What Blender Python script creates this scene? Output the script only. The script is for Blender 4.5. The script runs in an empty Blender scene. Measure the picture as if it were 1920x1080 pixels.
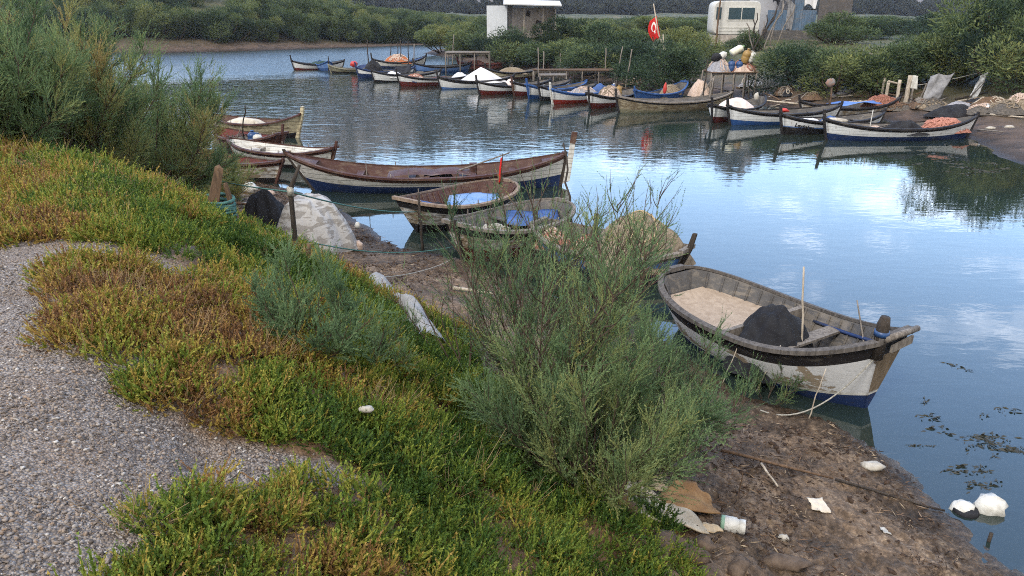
import bpy, math, random
import numpy as np
from mathutils import Vector, Matrix, noise as mnoise, Euler

S = bpy.context.scene
COL = S.collection
R = math.radians
PI = math.pi
random.seed(7)

# ------------------------------------------------------------------ camera
CAM_H, PITCH, FPX = 4.9, R(20.55), 1387.0
cd = bpy.data.cameras.new('camera'); cam = bpy.data.objects.new('camera', cd); COL.objects.link(cam)
cam.location = (0, 0, CAM_H); cam.rotation_euler = (R(90) - PITCH, 0, 0)
cd.sensor_width = 36; cd.lens = 36 * FPX / 1920; cd.clip_start = 0.1; cd.clip_end = 6000
S.camera = cam
CP, SP = math.cos(PITCH), math.sin(PITCH)

def ray(px, py):
    u, v = (px - 960) / FPX, (540 - py) / FPX
    return u, CP + v * SP, -SP + v * CP

def W(px, py, z=0.0):
    """point of the photo on the level z, as a place in the world"""
    dx, dy, dz = ray(px, py); t = (z - CAM_H) / dz
    return Vector((dx * t, dy * t, z))

# ------------------------------------------------------------------ numpy noise
def vnoise(x, y, seed=0):
    x = np.asarray(x, float); y = np.asarray(y, float)
    xi = np.floor(x).astype(np.int64); yi = np.floor(y).astype(np.int64)
    fx = x - xi; fy = y - yi
    fx = fx * fx * (3 - 2 * fx); fy = fy * fy * (3 - 2 * fy)
    def h(a, b):
        k = (a * 374761393 + b * 668265263 + seed * 144269504) & 0xffffffff
        k = ((k ^ (k >> 13)) * 1274126177) & 0xffffffff
        k = ((k ^ (k >> 15)) * 2246822519) & 0xffffffff
        return ((k ^ (k >> 16)) & 0xffff) / 65535.0
    a = h(xi, yi); b = h(xi + 1, yi); c = h(xi, yi + 1); d = h(xi + 1, yi + 1)
    return (a + (b - a) * fx) * (1 - fy) + (c + (d - c) * fx) * fy

def fbm(x, y, seed=0, oct=4):
    s = 0; a = 0.5; n = 0
    for i in range(oct):
        s = s + a * vnoise(np.asarray(x) * 2 ** i, np.asarray(y) * 2 ** i, seed + i * 17); n += a; a *= 0.5
    return s / n

def sstep(a, b, x):
    t = np.clip((np.asarray(x, float) - a) / (b - a), 0, 1); return t * t * (3 - 2 * t)

# ------------------------------------------------------------------ land and water
NEAR = [(9, -30), (6.3, -6), (5.5, 2), (4.95, 4.6)] + [tuple(W(*p)[:2]) for p in
        [(1915, 1068), (1830, 1005), (1765, 960), (1712, 893), (1690, 862), (1560, 786), (1400, 742), (1240, 640), (1060, 565),
         (950, 515), (880, 488), (800, 474), (752, 468), (706, 440), (684, 420), (640, 392), (560, 360), (470, 338), (405, 324)]] + \
       [(-11, 26.5), (-18, 34), (-40, 52), (-90, 72), (-400, 120), (-500, -200), (0, -260)]
RIGHT = [(26, -40), (23, -5), (20, 12), (18.0, 20), (17.6, 25.5), (18.6, 29.4), (19.6, 32.5), (17.3, 37.5), (13.2, 42.4), (10.5, 48), (6, 57.5), (0, 67),
         (-4, 76), (-8.5, 88), (-11, 98), (-9, 104), (5, 116), (30, 132), (80, 160), (200, 220), (900, 420), (900, -200), (200, -300)]
LEFT = [(-400, 260), (-160, 124), (-90, 104), (-45, 95), (-28, 105), (-13, 119), (8, 131), (40, 152), (110, 195), (400, 330), (900, 500), (900, 3000), (-1500, 3000), (-1500, 400)]

def sdist(x, y, poly):
    """signed distance to a closed outline, positive inside"""
    x = np.asarray(x, float); y = np.asarray(y, float)
    d = np.full(x.shape, 1e18); ins = np.zeros(x.shape, bool)
    n = len(poly)
    for i in range(n):
        ax, ay = poly[i]; bx, by = poly[(i + 1) % n]
        ex, ey = bx - ax, by - ay
        t = np.clip(((x - ax) * ex + (y - ay) * ey) / (ex * ex + ey * ey), 0, 1)
        d = np.minimum(d, (x - ax - t * ex) ** 2 + (y - ay - t * ey) ** 2)
        if ay != by:
            c = ((ay > y) != (by > y)) & (x < ex * (y - ay) / (by - ay) + ax)
            ins ^= c
    d = np.sqrt(d)
    return np.where(ins, d, -d)

def land(x, y):
    """height of the ground and the distances inland of the three banks"""
    x = np.asarray(x, float); y = np.asarray(y, float)
    wob = (fbm(x * .9, y * .9, 5) - .5) * 1.0 + (fbm(x * 4, y * 4, 6) - .5) * .3
    near_fade = sstep(40, 12, np.hypot(x, y))
    dn = sdist(x, y, NEAR) + wob * (.35 + .4 * (1 - near_fade))
    dr = sdist(x, y, RIGHT) + (fbm(x * .35, y * .35, 8) - .5) * 2.2
    dl = sdist(x, y, LEFT) + (fbm(x * .12, y * .12, 9) - .5) * 5
    hn = np.interp(dn, [-8, -2, -.3, 0, .4, 2.3, 3.2, 6.7, 7.3, 9, 60], [-1.6, -.7, -.10, 0, .07, .36, .62, 3.02, 3.2, 3.22, 3.0])
    mud = sstep(-.3, .3, dn) * sstep(4.2, 2.4, dn)
    hn = hn + mud * ((fbm(x * 3.2, y * 3.2, 11) - .5) * .13 + (np.abs(fbm(x * 9, y * 9, 12, 3) - .5) * -.16 + .03) * near_fade)
    slope = sstep(2.6, 3.6, dn) * sstep(7.2, 6.4, dn)
    hn = hn + slope * (fbm(x * 1.3, y * 1.3, 13) - .5) * .35
    hn = hn + sstep(6.9, 7.6, dn) * (fbm(x * .8, y * .8, 14) - .5) * .07
    hr = np.interp(dr, [-10, -2, 0, 1.5, 5, 12, 20, 60, 300], [-1.8, -.6, 0, .25, .75, 1.7, 2.4, 2.2, 2.2])
    hr = hr + sstep(0, 1, dr) * (fbm(x * .5, y * .5, 21) - .5) * .5
    ang = sstep(-.12, -.36, x / np.maximum(y, 1))
    hl = np.interp(dl, [-20, -2, 0, 2, 8, 60, 120, 400], [-2, -.5, 0, .6, 2.2, 15, 18, 18]) * (.16 + .84 * ang) + sstep(3, 20, dl) * (fbm(x * .05, y * .05, 23) - .5) * 4
    hl = np.where(dl < 0, np.interp(dl, [-20, -2, 0], [-2, -.5, 0]), hl)
    mt = sstep(330, 860, y) * (75 + 85 * fbm(x * .004, y * .002, 31)) * (.75 + .5 * fbm(x * .012, y * .012, 33)) + sstep(330, 420, y) * (fbm(x * .03, y * .03, 35) - .5) * 9
    h = np.maximum(np.maximum(hn, hr), hl) + mt
    return h, dn, dr, dl

def gz(x, y):
    return float(land(np.array([x]), np.array([y]))[0][0])

def G(px, py, tmin=1.5, tmax=900):
    """first point of the ground seen through a photo point"""
    d = ray(px, py)
    t = tmin * (tmax / tmin) ** np.linspace(0, 1, 1500)
    z = CAM_H + d[2] * t
    h = np.maximum(land(d[0] * t, d[1] * t)[0], 0)
    k = np.argmax(z < h) if (z < h).any() else len(t) - 1
    t0 = t[k]
    return Vector((d[0] * t0, d[1] * t0, h[k]))

def at_px(px, Y, z):                                        # a place at depth Y on the line of a photo column
    k = (Y * CP - (z - CAM_H) * SP); return Vector(((px - 960) / FPX * k, Y, z))

def dist(p):
    return (Vector(p) - Vector((0, 0, CAM_H))).length

# ------------------------------------------------------------------ meshes
def mesh_np(name, V, Fs, mats, attrs=None, smooth=False, mi=None):
    V = np.asarray(V, np.float32).reshape(-1, 3)
    if not isinstance(Fs, list): Fs = [Fs]
    Fs = [np.asarray(f, np.int32) for f in Fs if len(f)]
    me = bpy.data.meshes.new(name)
    me.vertices.add(len(V)); me.vertices.foreach_set('co', V.ravel())
    loops = np.concatenate([f.ravel() for f in Fs])
    tot = np.concatenate([np.full(len(f), f.shape[1], np.int32) for f in Fs])
    st = np.zeros(len(tot), np.int32); st[1:] = np.cumsum(tot)[:-1]
    me.loops.add(len(loops)); me.loops.foreach_set('vertex_index', loops)
    me.polygons.add(len(tot)); me.polygons.foreach_set('loop_start', st)
    if mi is not None: me.polygons.foreach_set('material_index', np.asarray(mi, np.int32))
    if smooth: me.polygons.foreach_set('use_smooth', np.ones(len(tot), bool))
    for k, a in (attrs or {}).items():
        at = me.attributes.new(k, 'FLOAT', 'POINT'); at.data.foreach_set('value', np.asarray(a, np.float32))
    for m in (mats if isinstance(mats, (list, tuple)) else [mats]): me.materials.append(m)
    me.update(calc_edges=True)
    return me

def link(name, me, parent=None, loc=None):
    o = bpy.data.objects.new(name, me); COL.objects.link(o)
    if parent: o.parent = parent
    if loc is not None: o.location = loc
    return o

def tag(o, label=None, cat=None, group=None, kind=None):
    if label: o['label'] = label
    if cat: o['category'] = cat
    if group: o['group'] = group
    if kind: o['kind'] = kind
    return o

def empty(name, loc=(0, 0, 0), rz=0.0):
    o = bpy.data.objects.new(name, None); COL.objects.link(o); o.location = loc; o.rotation_euler = (0, 0, rz)
    o.empty_display_size = .2
    return o

class MB:
    def __init__(s): s.v = []; s.f = []; s.m = []; s.sm = []
    def add(s, V, F, mi=0, sm=False):
        b = len(s.v); s.v += [tuple(p) for p in V]
        for f in F: s.f.append(tuple(b + i for i in f)); s.m.append(mi); s.sm.append(sm)
    def box(s, c, size, rot=(0, 0, 0), mi=0, taper=1.0, jit=0.0):
        M = Euler(rot).to_matrix(); V = []
        for z in (-.5, .5):
            k = taper if z > 0 else 1
            for x, y in ((-.5, -.5), (.5, -.5), (.5, .5), (-.5, .5)):
                p = Vector((x * size[0] * k, y * size[1] * k, z * size[2]))
                if jit: p += Vector((random.uniform(-1, 1), random.uniform(-1, 1), random.uniform(-1, 1))) * jit
                V.append(M @ p + Vector(c))
        s.add(V, [(3, 2, 1, 0), (4, 5, 6, 7), (0, 1, 5, 4), (1, 2, 6, 5), (2, 3, 7, 6), (3, 0, 4, 7)], mi)
    def tube(s, path, rad, n=6, mi=0, sm=True, flat=1.0):
        P = [Vector(p) for p in path]; m = len(P)
        if not hasattr(rad, '__len__'): rad = [rad] * m
        up = Vector((0, 0, 1)); t0 = (P[1] - P[0]).normalized()
        if abs(t0.dot(up)) > .9: up = Vector((1, 0, 0))
        a = t0.cross(up).normalized(); V = []
        for i in range(m):
            t = (P[min(i + 1, m - 1)] - P[max(i - 1, 0)]).normalized()
            a = (a - t * a.dot(t)).normalized(); b = t.cross(a)
            for k in range(n):
                q = 2 * PI * k / n
                V.append(P[i] + (a * math.cos(q) + b * math.sin(q) * flat) * rad[i])
        F = [(i * n + k, i * n + (k + 1) % n, (i + 1) * n + (k + 1) % n, (i + 1) * n + k) for i in range(m - 1) for k in range(n)]
        F += [tuple(range(n))[::-1], tuple((m - 1) * n + k for k in range(n))]
        s.add(V, F, mi, sm)
    def lathe(s, prof, c=(0, 0, 0), n=14, M=None, mi=0, sm=True):
        V = []
        for r, z in prof:
            for k in range(n):
                p = Vector((r * math.cos(2 * PI * k / n), r * math.sin(2 * PI * k / n), z))
                V.append((M @ p if M else p) + Vector(c))
        m = len(prof)
        F = [(i * n + k, i * n + (k + 1) % n, (i + 1) * n + (k + 1) % n, (i + 1) * n + k) for i in range(m - 1) for k in range(n)]
        F += [tuple(range(n))[::-1], tuple((m - 1) * n + k for k in range(n))]
        s.add(V, F, mi, sm)
    def grid(s, fn, nu, nv, mi=0, sm=True):
        V = [fn(i / nu, j / nv) for j in range(nv + 1) for i in range(nu + 1)]
        F = [(j * (nu + 1) + i, j * (nu + 1) + i + 1, (j + 1) * (nu + 1) + i + 1, (j + 1) * (nu + 1) + i) for j in range(nv) for i in range(nu)]
        s.add(V, F, mi, sm)
    def build(s, name, mats, parent=None, loc=None, bevel=0):
        me = bpy.data.meshes.new(name); me.from_pydata(s.v, [], s.f)
        for m in (mats if isinstance(mats, (list, tuple)) else [mats]): me.materials.append(m)
        me.polygons.foreach_set('material_index', s.m); me.polygons.foreach_set('use_smooth', s.sm); me.update()
        o = link(name, me, parent, loc)
        if bevel:
            b = o.modifiers.new('bevel', 'BEVEL'); b.width = bevel; b.segments = 2; b.limit_method = 'ANGLE'
        return o

# ------------------------------------------------------------------ materials
MATS = {}
class NT:
    """small helper for building node trees"""
    def __init__(s, name):
        s.m = bpy.data.materials.new(name); s.m.use_nodes = True; s.t = s.m.node_tree
        s.b = s.t.nodes['Principled BSDF']; s.out = s.t.nodes['Material Output']
    def n(s, typ, **kw):
        k = s.t.nodes.new(typ)
        for a, b in kw.items(): setattr(k, a, b)
        return k
    def l(s, a, b): s.t.links.new(a, b)
    def coord(s, which='Object'):
        return s.n('ShaderNodeTexCoord').outputs[which]
    def mapping(s, vec, scale):
        k = s.n('ShaderNodeMapping'); k.inputs['Scale'].default_value = scale; s.l(vec, k.inputs['Vector']); return k.outputs[0]
    def noise(s, vec, scale, detail=5, rough=.55, dist=0):
        k = s.n('ShaderNodeTexNoise'); k.inputs['Scale'].default_value = scale; k.inputs['Detail'].default_value = detail
        k.inputs['Roughness'].default_value = rough; k.inputs['Distortion'].default_value = dist
        s.l(vec, k.inputs['Vector']); return k.outputs['Fac']
    def vor(s, vec, scale, out='Distance', feature='F1'):
        k = s.n('ShaderNodeTexVoronoi'); k.feature = feature; k.inputs['Scale'].default_value = scale; s.l(vec, k.inputs['Vector']); return k.outputs[out]
    def attr(s, name, typ='GEOMETRY', out='Fac'):
        k = s.n('ShaderNodeAttribute'); k.attribute_name = name; k.attribute_type = typ; return k.outputs[out]
    def ramp(s, fac, stops, interp='LINEAR'):
        k = s.n('ShaderNodeValToRGB'); k.color_ramp.interpolation = interp; e = k.color_ramp.elements
        while len(e) < len(stops): e.new(.5)
        for q, (p, c) in zip(e, stops):
            q.position = p; q.color = (c[0], c[1], c[2], 1) if hasattr(c, '__len__') else (c, c, c, 1)
        s.l(fac, k.inputs[0]); return k.outputs[0]
    def mix(s, fac, a, b, blend='MIX'):
        k = s.n('ShaderNodeMix'); k.data_type = 'RGBA'; k.blend_type = blend
        for v, i in ((fac, 0), (a, 6), (b, 7)):
            if hasattr(v, 'is_output'): s.l(v, k.inputs[i])
            elif hasattr(v, '__len__'): k.inputs[i].default_value = (v[0], v[1], v[2], 1)
            else: k.inputs[i].default_value = v
        return k.outputs[2]
    def math(s, op, a, b=0.0, c=0.0):
        k = s.n('ShaderNodeMath', operation=op)
        for i, v in enumerate((a, b, c)):
            if hasattr(v, 'is_output'): s.l(v, k.inputs[i])
            else: k.inputs[i].default_value = v
        return k.outputs[0]
    def bump(s, h, strength=.5, dist=.02, normal=None):
        k = s.n('ShaderNodeBump'); k.inputs['Strength'].default_value = 1 if hasattr(strength, 'is_output') else strength; k.inputs['Distance'].default_value = dist
        if hasattr(strength, 'is_output'): s.l(strength, k.inputs['Strength'])
        s.l(h, k.inputs['Height'])
        if normal: s.l(normal, k.inputs['Normal'])
        return k.outputs[0]
    def fin(s, col=None, rough=.8, normal=None, spec=.3):
        if col is not None:
            if hasattr(col, 'is_output'): s.l(col, s.b.inputs['Base Color'])
            else: s.b.inputs['Base Color'].default_value = (*col, 1)
        if hasattr(rough, 'is_output'): s.l(rough, s.b.inputs['Roughness'])
        else: s.b.inputs['Roughness'].default_value = rough
        s.b.inputs['Specular IOR Level'].default_value = spec
        if normal: s.l(normal, s.b.inputs['Normal'])
        return s.m

def paint(name, col, wear=(.22, .17, .12), amt=.35, rough=.6, scale=1.0, grime=.5, seams=.0):
    """weathered boat paint: worn through in streaks along the planks, with grime"""
    if name in MATS: return MATS[name]
    k = NT(name); c = k.coord()
    st = k.mapping(c, (1.2 * scale, 4 * scale, 7 * scale))
    n1 = k.noise(st, 2.0, 8, .65, .6); n2 = k.noise(c, 1.3 * scale, 6, .6, .3); n3 = k.noise(c, 14 * scale, 4)
    w = k.ramp(k.math('ADD', k.math('MULTIPLY', n1, .6), k.math('MULTIPLY', n2, .45)), [(.66 - .28 * amt, 0), (.70 - .28 * amt + .05, 1)])
    g = k.ramp(k.noise(k.mapping(c, (2, 2, .7)), 2.2 * scale, 7, .6), [(.35, 1 - .55 * grime), (.65, 1)])
    base = k.mix(1, k.mix(k.math('MULTIPLY', w, min(1, amt * 1.8)), col, wear), g, 'MULTIPLY')
    base = k.mix(.25, base, k.ramp(n3, [(.3, .6), (.7, 1)]), 'MULTIPLY')
    hgt = n1
    if seams:                                             # seams between the planks, running along the hull
        wv = k.n('ShaderNodeTexWave'); wv.bands_direction = 'Z'; wv.inputs['Scale'].default_value = 2.3; wv.inputs['Distortion'].default_value = .5; wv.inputs['Detail'].default_value = 2; wv.inputs['Detail Scale'].default_value = .6
        k.l(c, wv.inputs['Vector']); sm = k.ramp(wv.outputs['Fac'], [(0, 0), (.09, 1)])
        base = k.mix(seams, base, sm, 'MULTIPLY'); hgt = k.math('ADD', n1, k.math('MULTIPLY', sm, .6))
        dr = k.ramp(k.noise(k.mapping(c, (9, 9, .5)), 1.6, 5, .6), [(.56, 0), (.72, .55)])     # rust and slime running down
        base = k.mix(dr, base, (.13, .085, .05))
    b = k.bump(hgt, .3, .012)
    MATS[name] = k.fin(base, rough, b, .25); return MATS[name]

def cloth(name, col, col2=None, scale=3.0, rough=.85, fold=.5):
    if name in MATS: return MATS[name]
    k = NT(name); c = k.coord()
    n = k.noise(c, scale, 5, .6, .4); f = k.noise(c, scale * 5, 4)
    base = k.mix(k.ramp(n, [(.38, 0), (.62, 1)]), col, col2 or tuple(x * .7 for x in col))
    MATS[name] = k.fin(base, rough, k.bump(k.math('ADD', n, k.math('MULTIPLY', f, .3)), fold, .03), .2); return MATS[name]

def wood(name, col, col2=None, scale=1.0, rough=.85):
    if name in MATS: return MATS[name]
    k = NT(name); c = k.coord()
    n = k.noise(k.mapping(c, (6 * scale, 6 * scale, 1.5 * scale)), 3, 7, .65, .8); f = k.noise(c, 30 * scale, 3)
    base = k.mix(k.ramp(n, [(.35, 0), (.65, 1)]), col, col2 or tuple(x * .5 for x in col))
    MATS[name] = k.fin(base, rough, k.bump(k.math('ADD', n, k.math('MULTIPLY', f, .3)), .5, .01), .2); return MATS[name]

def plain(name, col, rough=.5, spec=.4):
    if name in MATS: return MATS[name]
    k = NT(name); c = k.coord()
    n = k.noise(c, 9, 5)
    MATS[name] = k.fin(k.mix(k.ramp(n, [(.35, .0), (.7, .5)]), col, tuple(x * .55 for x in col)), rough, None, spec); return MATS[name]

def leafmat(name, stops, attr=('tint', 'GEOMETRY'), trans=.25, rnd=.25):
    k = NT(name)
    t = k.attr(attr[0], attr[1])
    if attr[1] == 'INSTANCER':
        t = k.math('ADD', t, k.math('MULTIPLY', k.math('SUBTRACT', k.attr('var'), .5), .35))
    else:
        oi = k.n('ShaderNodeObjectInfo'); t = k.math('ADD', t, k.math('MULTIPLY', k.math('SUBTRACT', oi.outputs['Random'], .5), rnd))
    col = k.ramp(t, stops)
    k.fin(col, .7, None, .15)
    tr = k.n('ShaderNodeBsdfTranslucent'); k.l(col, tr.inputs[0])
    ms = k.n('ShaderNodeMixShader'); ms.inputs[0].default_value = trans
    k.l(k.b.outputs[0], ms.inputs[1]); k.l(tr.outputs[0], ms.inputs[2]); k.l(ms.outputs[0], k.out.inputs[0])
    return k.m
# ------------------------------------------------------------------ light and sky
SUN_EL, SUN_AZ = R(44), R(215)      # azimuth from +Y clockwise: behind the camera, to the left
w = bpy.data.worlds.new('World'); S.world = w; w.use_nodes = True
nt = w.node_tree; bg = nt.nodes['Background']
sky = nt.nodes.new('ShaderNodeTexSky'); sky.sky_type = 'NISHITA'; sky.sun_disc = False
sky.sun_elevation = SUN_EL; sky.sun_rotation = SUN_AZ; sky.air_density = 1.0; sky.dust_density = 1.6; sky.ozone_density = 2.2
tc = nt.nodes.new('ShaderNodeTexCoord'); sep = nt.nodes.new('ShaderNodeSeparateXYZ'); nt.links.new(tc.outputs['Generated'], sep.inputs[0])
def wm(op, a, b=0.0, c=0.0):
    k = nt.nodes.new('ShaderNodeMath'); k.operation = op
    for i, v in enumerate((a, b, c)):
        if hasattr(v, 'is_output'): nt.links.new(v, k.inputs[i])
        else: k.inputs[i].default_value = v
    return k.outputs[0]
zz = wm('ADD', wm('MAXIMUM', sep.outputs[2], 0.0), 0.10)
cmb = nt.nodes.new('ShaderNodeCombineXYZ'); nt.links.new(wm('DIVIDE', sep.outputs[0], zz), cmb.inputs[0]); nt.links.new(wm('DIVIDE', sep.outputs[1], zz), cmb.inputs[1])
cn = nt.nodes.new('ShaderNodeTexNoise'); cn.inputs['Scale'].default_value = 0.85; cn.inputs['Detail'].default_value = 8; cn.inputs['Roughness'].default_value = .55
cn.inputs['Distortion'].default_value = .25
nt.links.new(cmb.outputs[0], cn.inputs['Vector'])
# the cloud deck is closed behind and overhead, broken in front over the lagoon
front = wm('MULTIPLY', sep.outputs[1], 1.0)
cover = wm('SUBTRACT', cn.outputs['Fac'], wm('MULTIPLY_ADD', front, .20, -.02))
cr = nt.nodes.new('ShaderNodeValToRGB'); cr.color_ramp.elements[0].position = .40; cr.color_ramp.elements[1].position = .56
nt.links.new(cover, cr.inputs[0])
# small broken clouds in the blue
c2 = nt.nodes.new('ShaderNodeTexNoise'); c2.inputs['Scale'].default_value = 2.6; c2.inputs['Detail'].default_value = 7; c2.inputs['Roughness'].default_value = .6
nt.links.new(cmb.outputs[0], c2.inputs['Vector']); r2 = nt.nodes.new('ShaderNodeValToRGB'); r2.color_ramp.elements[0].position = .56; r2.color_ramp.elements[1].position = .68
r2.color_ramp.elements[1].color = (.32, .32, .32, 1); nt.links.new(c2.outputs['Fac'], r2.inputs[0])
mx = nt.nodes.new('ShaderNodeMix'); mx.data_type = 'RGBA'
nt.links.new(wm('MAXIMUM', cr.outputs[0], r2.outputs[0]), mx.inputs[0]); nt.links.new(sky.outputs[0], mx.inputs[6])
# clouds glow low over the lagoon in front and are heavy overhead and behind
fr_ = nt.nodes.new('ShaderNodeValToRGB'); fr_.color_ramp.elements[0].position = .25; fr_.color_ramp.elements[1].position = .85
fr_.color_ramp.elements[0].color = (2.75, 2.6, 2.42, 1); fr_.color_ramp.elements[1].color = (11.5, 12.0, 13.2, 1)
nt.links.new(sep.outputs[1], fr_.inputs[0]); nt.links.new(fr_.outputs[0], mx.inputs[7])
nt.links.new(mx.outputs[2], bg.inputs[0]); bg.inputs[1].default_value = 0.15
sd = bpy.data.lights.new('sun', 'SUN'); sd.energy = 0.7; sd.angle = R(14); sd.color = (1, .95, .86)
sun = bpy.data.objects.new('sun', sd); COL.objects.link(sun)
sv = Vector((math.sin(SUN_AZ) * math.cos(SUN_EL), math.cos(SUN_AZ) * math.cos(SUN_EL), math.sin(SUN_EL)))
sun.rotation_euler = sv.to_track_quat('Z', 'Y').to_euler(); sun.location = (0, -5, 60)
S.view_settings.view_transform = 'Standard'; S.view_settings.look = 'None'; S.view_settings.exposure = 2.22; S.view_settings.gamma = 1
S.view_settings.use_curve_mapping = False
S.render.engine = 'CYCLES'; S.cycles.max_bounces = 6; S.cycles.transparent_max_bounces = 6; S.cycles.diffuse_bounces = 3; S.cycles.glossy_bounces = 3
S.cycles.caustics_reflective = False; S.cycles.caustics_refractive = False
S.cycles.use_denoising = False; S.cycles.denoising_prefilter = 'ACCURATE'; S.cycles.pixel_filter_type = 'BLACKMAN_HARRIS'; S.cycles.filter_width = 1.0

PATH_EDGE = [tuple(G(*p)[:2]) for p in [(-120, 455), (70, 455), (98, 520), (90, 640), (165, 690), (255, 738), (350, 792), (480, 842), (600, 868), (730, 915), (650, 925), (560, 922), (400, 925), (245, 965), (165, 1040), (140, 1140), (-200, 1140)]]
def on_path(x, y): return sdist(x, y, PATH_EDGE)
# ------------------------------------------------------------------ ground: one sheet, fine near the place the photo was taken from
def ground_sheet():
    r = np.concatenate([np.geomspace(.6, 30, 560), np.geomspace(30.3, 160, 240), np.geomspace(161, 2600, 170)])
    a = np.concatenate([np.radians(np.linspace(-62, 62, 620)), np.radians(np.linspace(62.5, 297.5, 120))])
    nr, na = len(r), len(a)
    A, Q = np.meshgrid(a, r)
    X = Q * np.sin(A); Y = Q * np.cos(A)
    H, dn, dr, dl = land(X.ravel(), Y.ravel())
    V = np.stack([X.ravel(), Y.ravel(), H], 1); V = np.vstack([V, [[0, 0, float(land(np.zeros(1), np.zeros(1))[0][0])]]])
    i = np.arange(nr - 1)[:, None] * na; j = np.arange(na)[None, :]; j2 = (j + 1) % na
    F = np.stack([i + j, i + j2, i + na + j2, i + na + j], -1).reshape(-1, 4)[:, ::-1]
    T = np.stack([np.full(na, len(V) - 1), np.arange(na), (np.arange(na) + 1) % na], 1)[:, ::-1]
    ap = lambda q, e: np.append(q, e)
    x, y = X.ravel(), Y.ravel()
    path = sstep(6.45, 6.95, dn + (fbm(x * 1.6, y * 1.6, 41) - .5) * 1.0)
    near_ = (x > -12) & (x < 4) & (y > 0) & (y < 12); pq = np.full(x.shape, -9.); pq[near_] = on_path(x[near_], y[near_]); path = np.maximum(path, sstep(-.06, .10, pq + (fbm(x * 6, y * 6, 44) - .5) * .3))
    mud = sstep(4.3, 2.6, dn + (fbm(x * .9, y * .9, 42) - .5) * 1.6) * (dn > -6)
    far = np.maximum(sstep(-3, 0, dr), sstep(-3, 0, dl))
    return mesh_np('ground', V, [F, T], [ground_mat()], dict(path=ap(path, 1), mud=ap(mud, 0), far=ap(far, 0), hill=ap(sstep(300, 420, y), 0), shore=ap(np.maximum(dn, np.maximum(dr, dl)), 8)), smooth=True)

def ground_mat():
    k = NT('ground'); c = k.coord()
    n = k.noise(c, 1.7, 8, .62, .3); f = k.noise(c, 16, 6, .65); ff = k.noise(c, 60, 4, .6)
    # litter: short bits in all directions, only on the banks
    lit = k.vor(k.mapping(c, (38, 38, 38)), 1, 'Color'); ls = k.n('ShaderNodeSeparateColor'); k.l(lit, ls.inputs[0])
    mudc = k.ramp(k.math('ADD', k.math('MULTIPLY', n, .55), k.math('MULTIPLY', f, .45)), [(.34, (.024, .017, .011)), (.46, (.086, .058, .037)), (.55, (.15, .103, .067)), (.67, (.27, .20, .135))])
    mudc = k.mix(.5, mudc, k.ramp(ls.outputs[0], [(0, .45), (.6, .9), (.9, 1.5)]), 'MULTIPLY')
    wet = k.ramp(k.math('ADD', k.attr('shore'), k.math('MULTIPLY', k.math('SUBTRACT', f, .5), 1.2)), [(.02, .33), (.55, .6), (1.3, 1)])
    mudc = k.mix(1, mudc, wet, 'MULTIPLY')
    soil = k.ramp(k.math('ADD', k.math('MULTIPLY', n, .5), k.math('MULTIPLY', ff, .5)), [(.3, (.06, .036, .022)), (.5, (.15, .09, .05)), (.7, (.24, .16, .09))])
    soil = k.mix(.5, soil, k.ramp(ls.outputs[1], [(0, .5), (.9, 1.5)]), 'MULTIPLY')
    pv = k.vor(c, 85, 'Color'); ps = k.n('ShaderNodeSeparateColor'); k.l(pv, ps.inputs[0]); pd = k.vor(c, 85)
    gr = k.ramp(ps.outputs[0], [(0, (.10, .078, .064)), (.35, (.20, .165, .142)), (.7, (.28, .242, .215)), (1, (.38, .345, .32))])
    gr = k.mix(k.ramp(n, [(.46, .0), (.66, .40)]), gr, (.25, .165, .105))
    gr = k.mix(1, gr, k.ramp(pd, [(.25, 1), (.75, .6)]), 'MULTIPLY')
    farc = k.ramp(k.noise(c, .25, 8, .65), [(.35, (.030, .040, .016)), (.58, (.070, .070, .030)), (.76, (.22, .15, .085))])
    farc = k.mix(k.ramp(k.attr('shore'), [(0, 1), (.012, .0)]), farc, farc)
    fm = k.mix(k.ramp(k.math('DIVIDE', k.attr('shore'), 10.0), [(.15, 0), (.9, 1)]), k.mix(1, k.ramp(k.noise(c, 1.2, 8, .7), [(.35, (.035, .026, .021)), (.6, (.10, .068, .05))]), wet, 'MULTIPLY'), farc)
    hillc = k.ramp(k.noise(c, .045, 9, .7), [(.35, (.06, .06, .065)), (.5, (.115, .105, .105)), (.68, (.20, .175, .165))])
    col = k.mix(k.attr('mud'), soil, mudc); col = k.mix(k.attr('path'), col, gr); col = k.mix(k.attr('far'), col, fm); col = k.mix(k.attr('hill'), col, hillc)
    h = k.math('ADD', k.math('MULTIPLY', f, .6), k.math('ADD', k.math('MULTIPLY', ff, .3), k.math('MULTIPLY', ls.outputs[0], .25)))
    h = k.math('ADD', h, k.math('MULTIPLY', k.math('MULTIPLY', pd, k.attr('path')), -.6))
    rough = k.ramp(k.attr('shore'), [(.0, .35), (.35, .8)])
    return k.fin(col, rough, k.bump(h, .8, .03), .3)

tag(link('ground', ground_sheet()), kind='structure')

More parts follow.
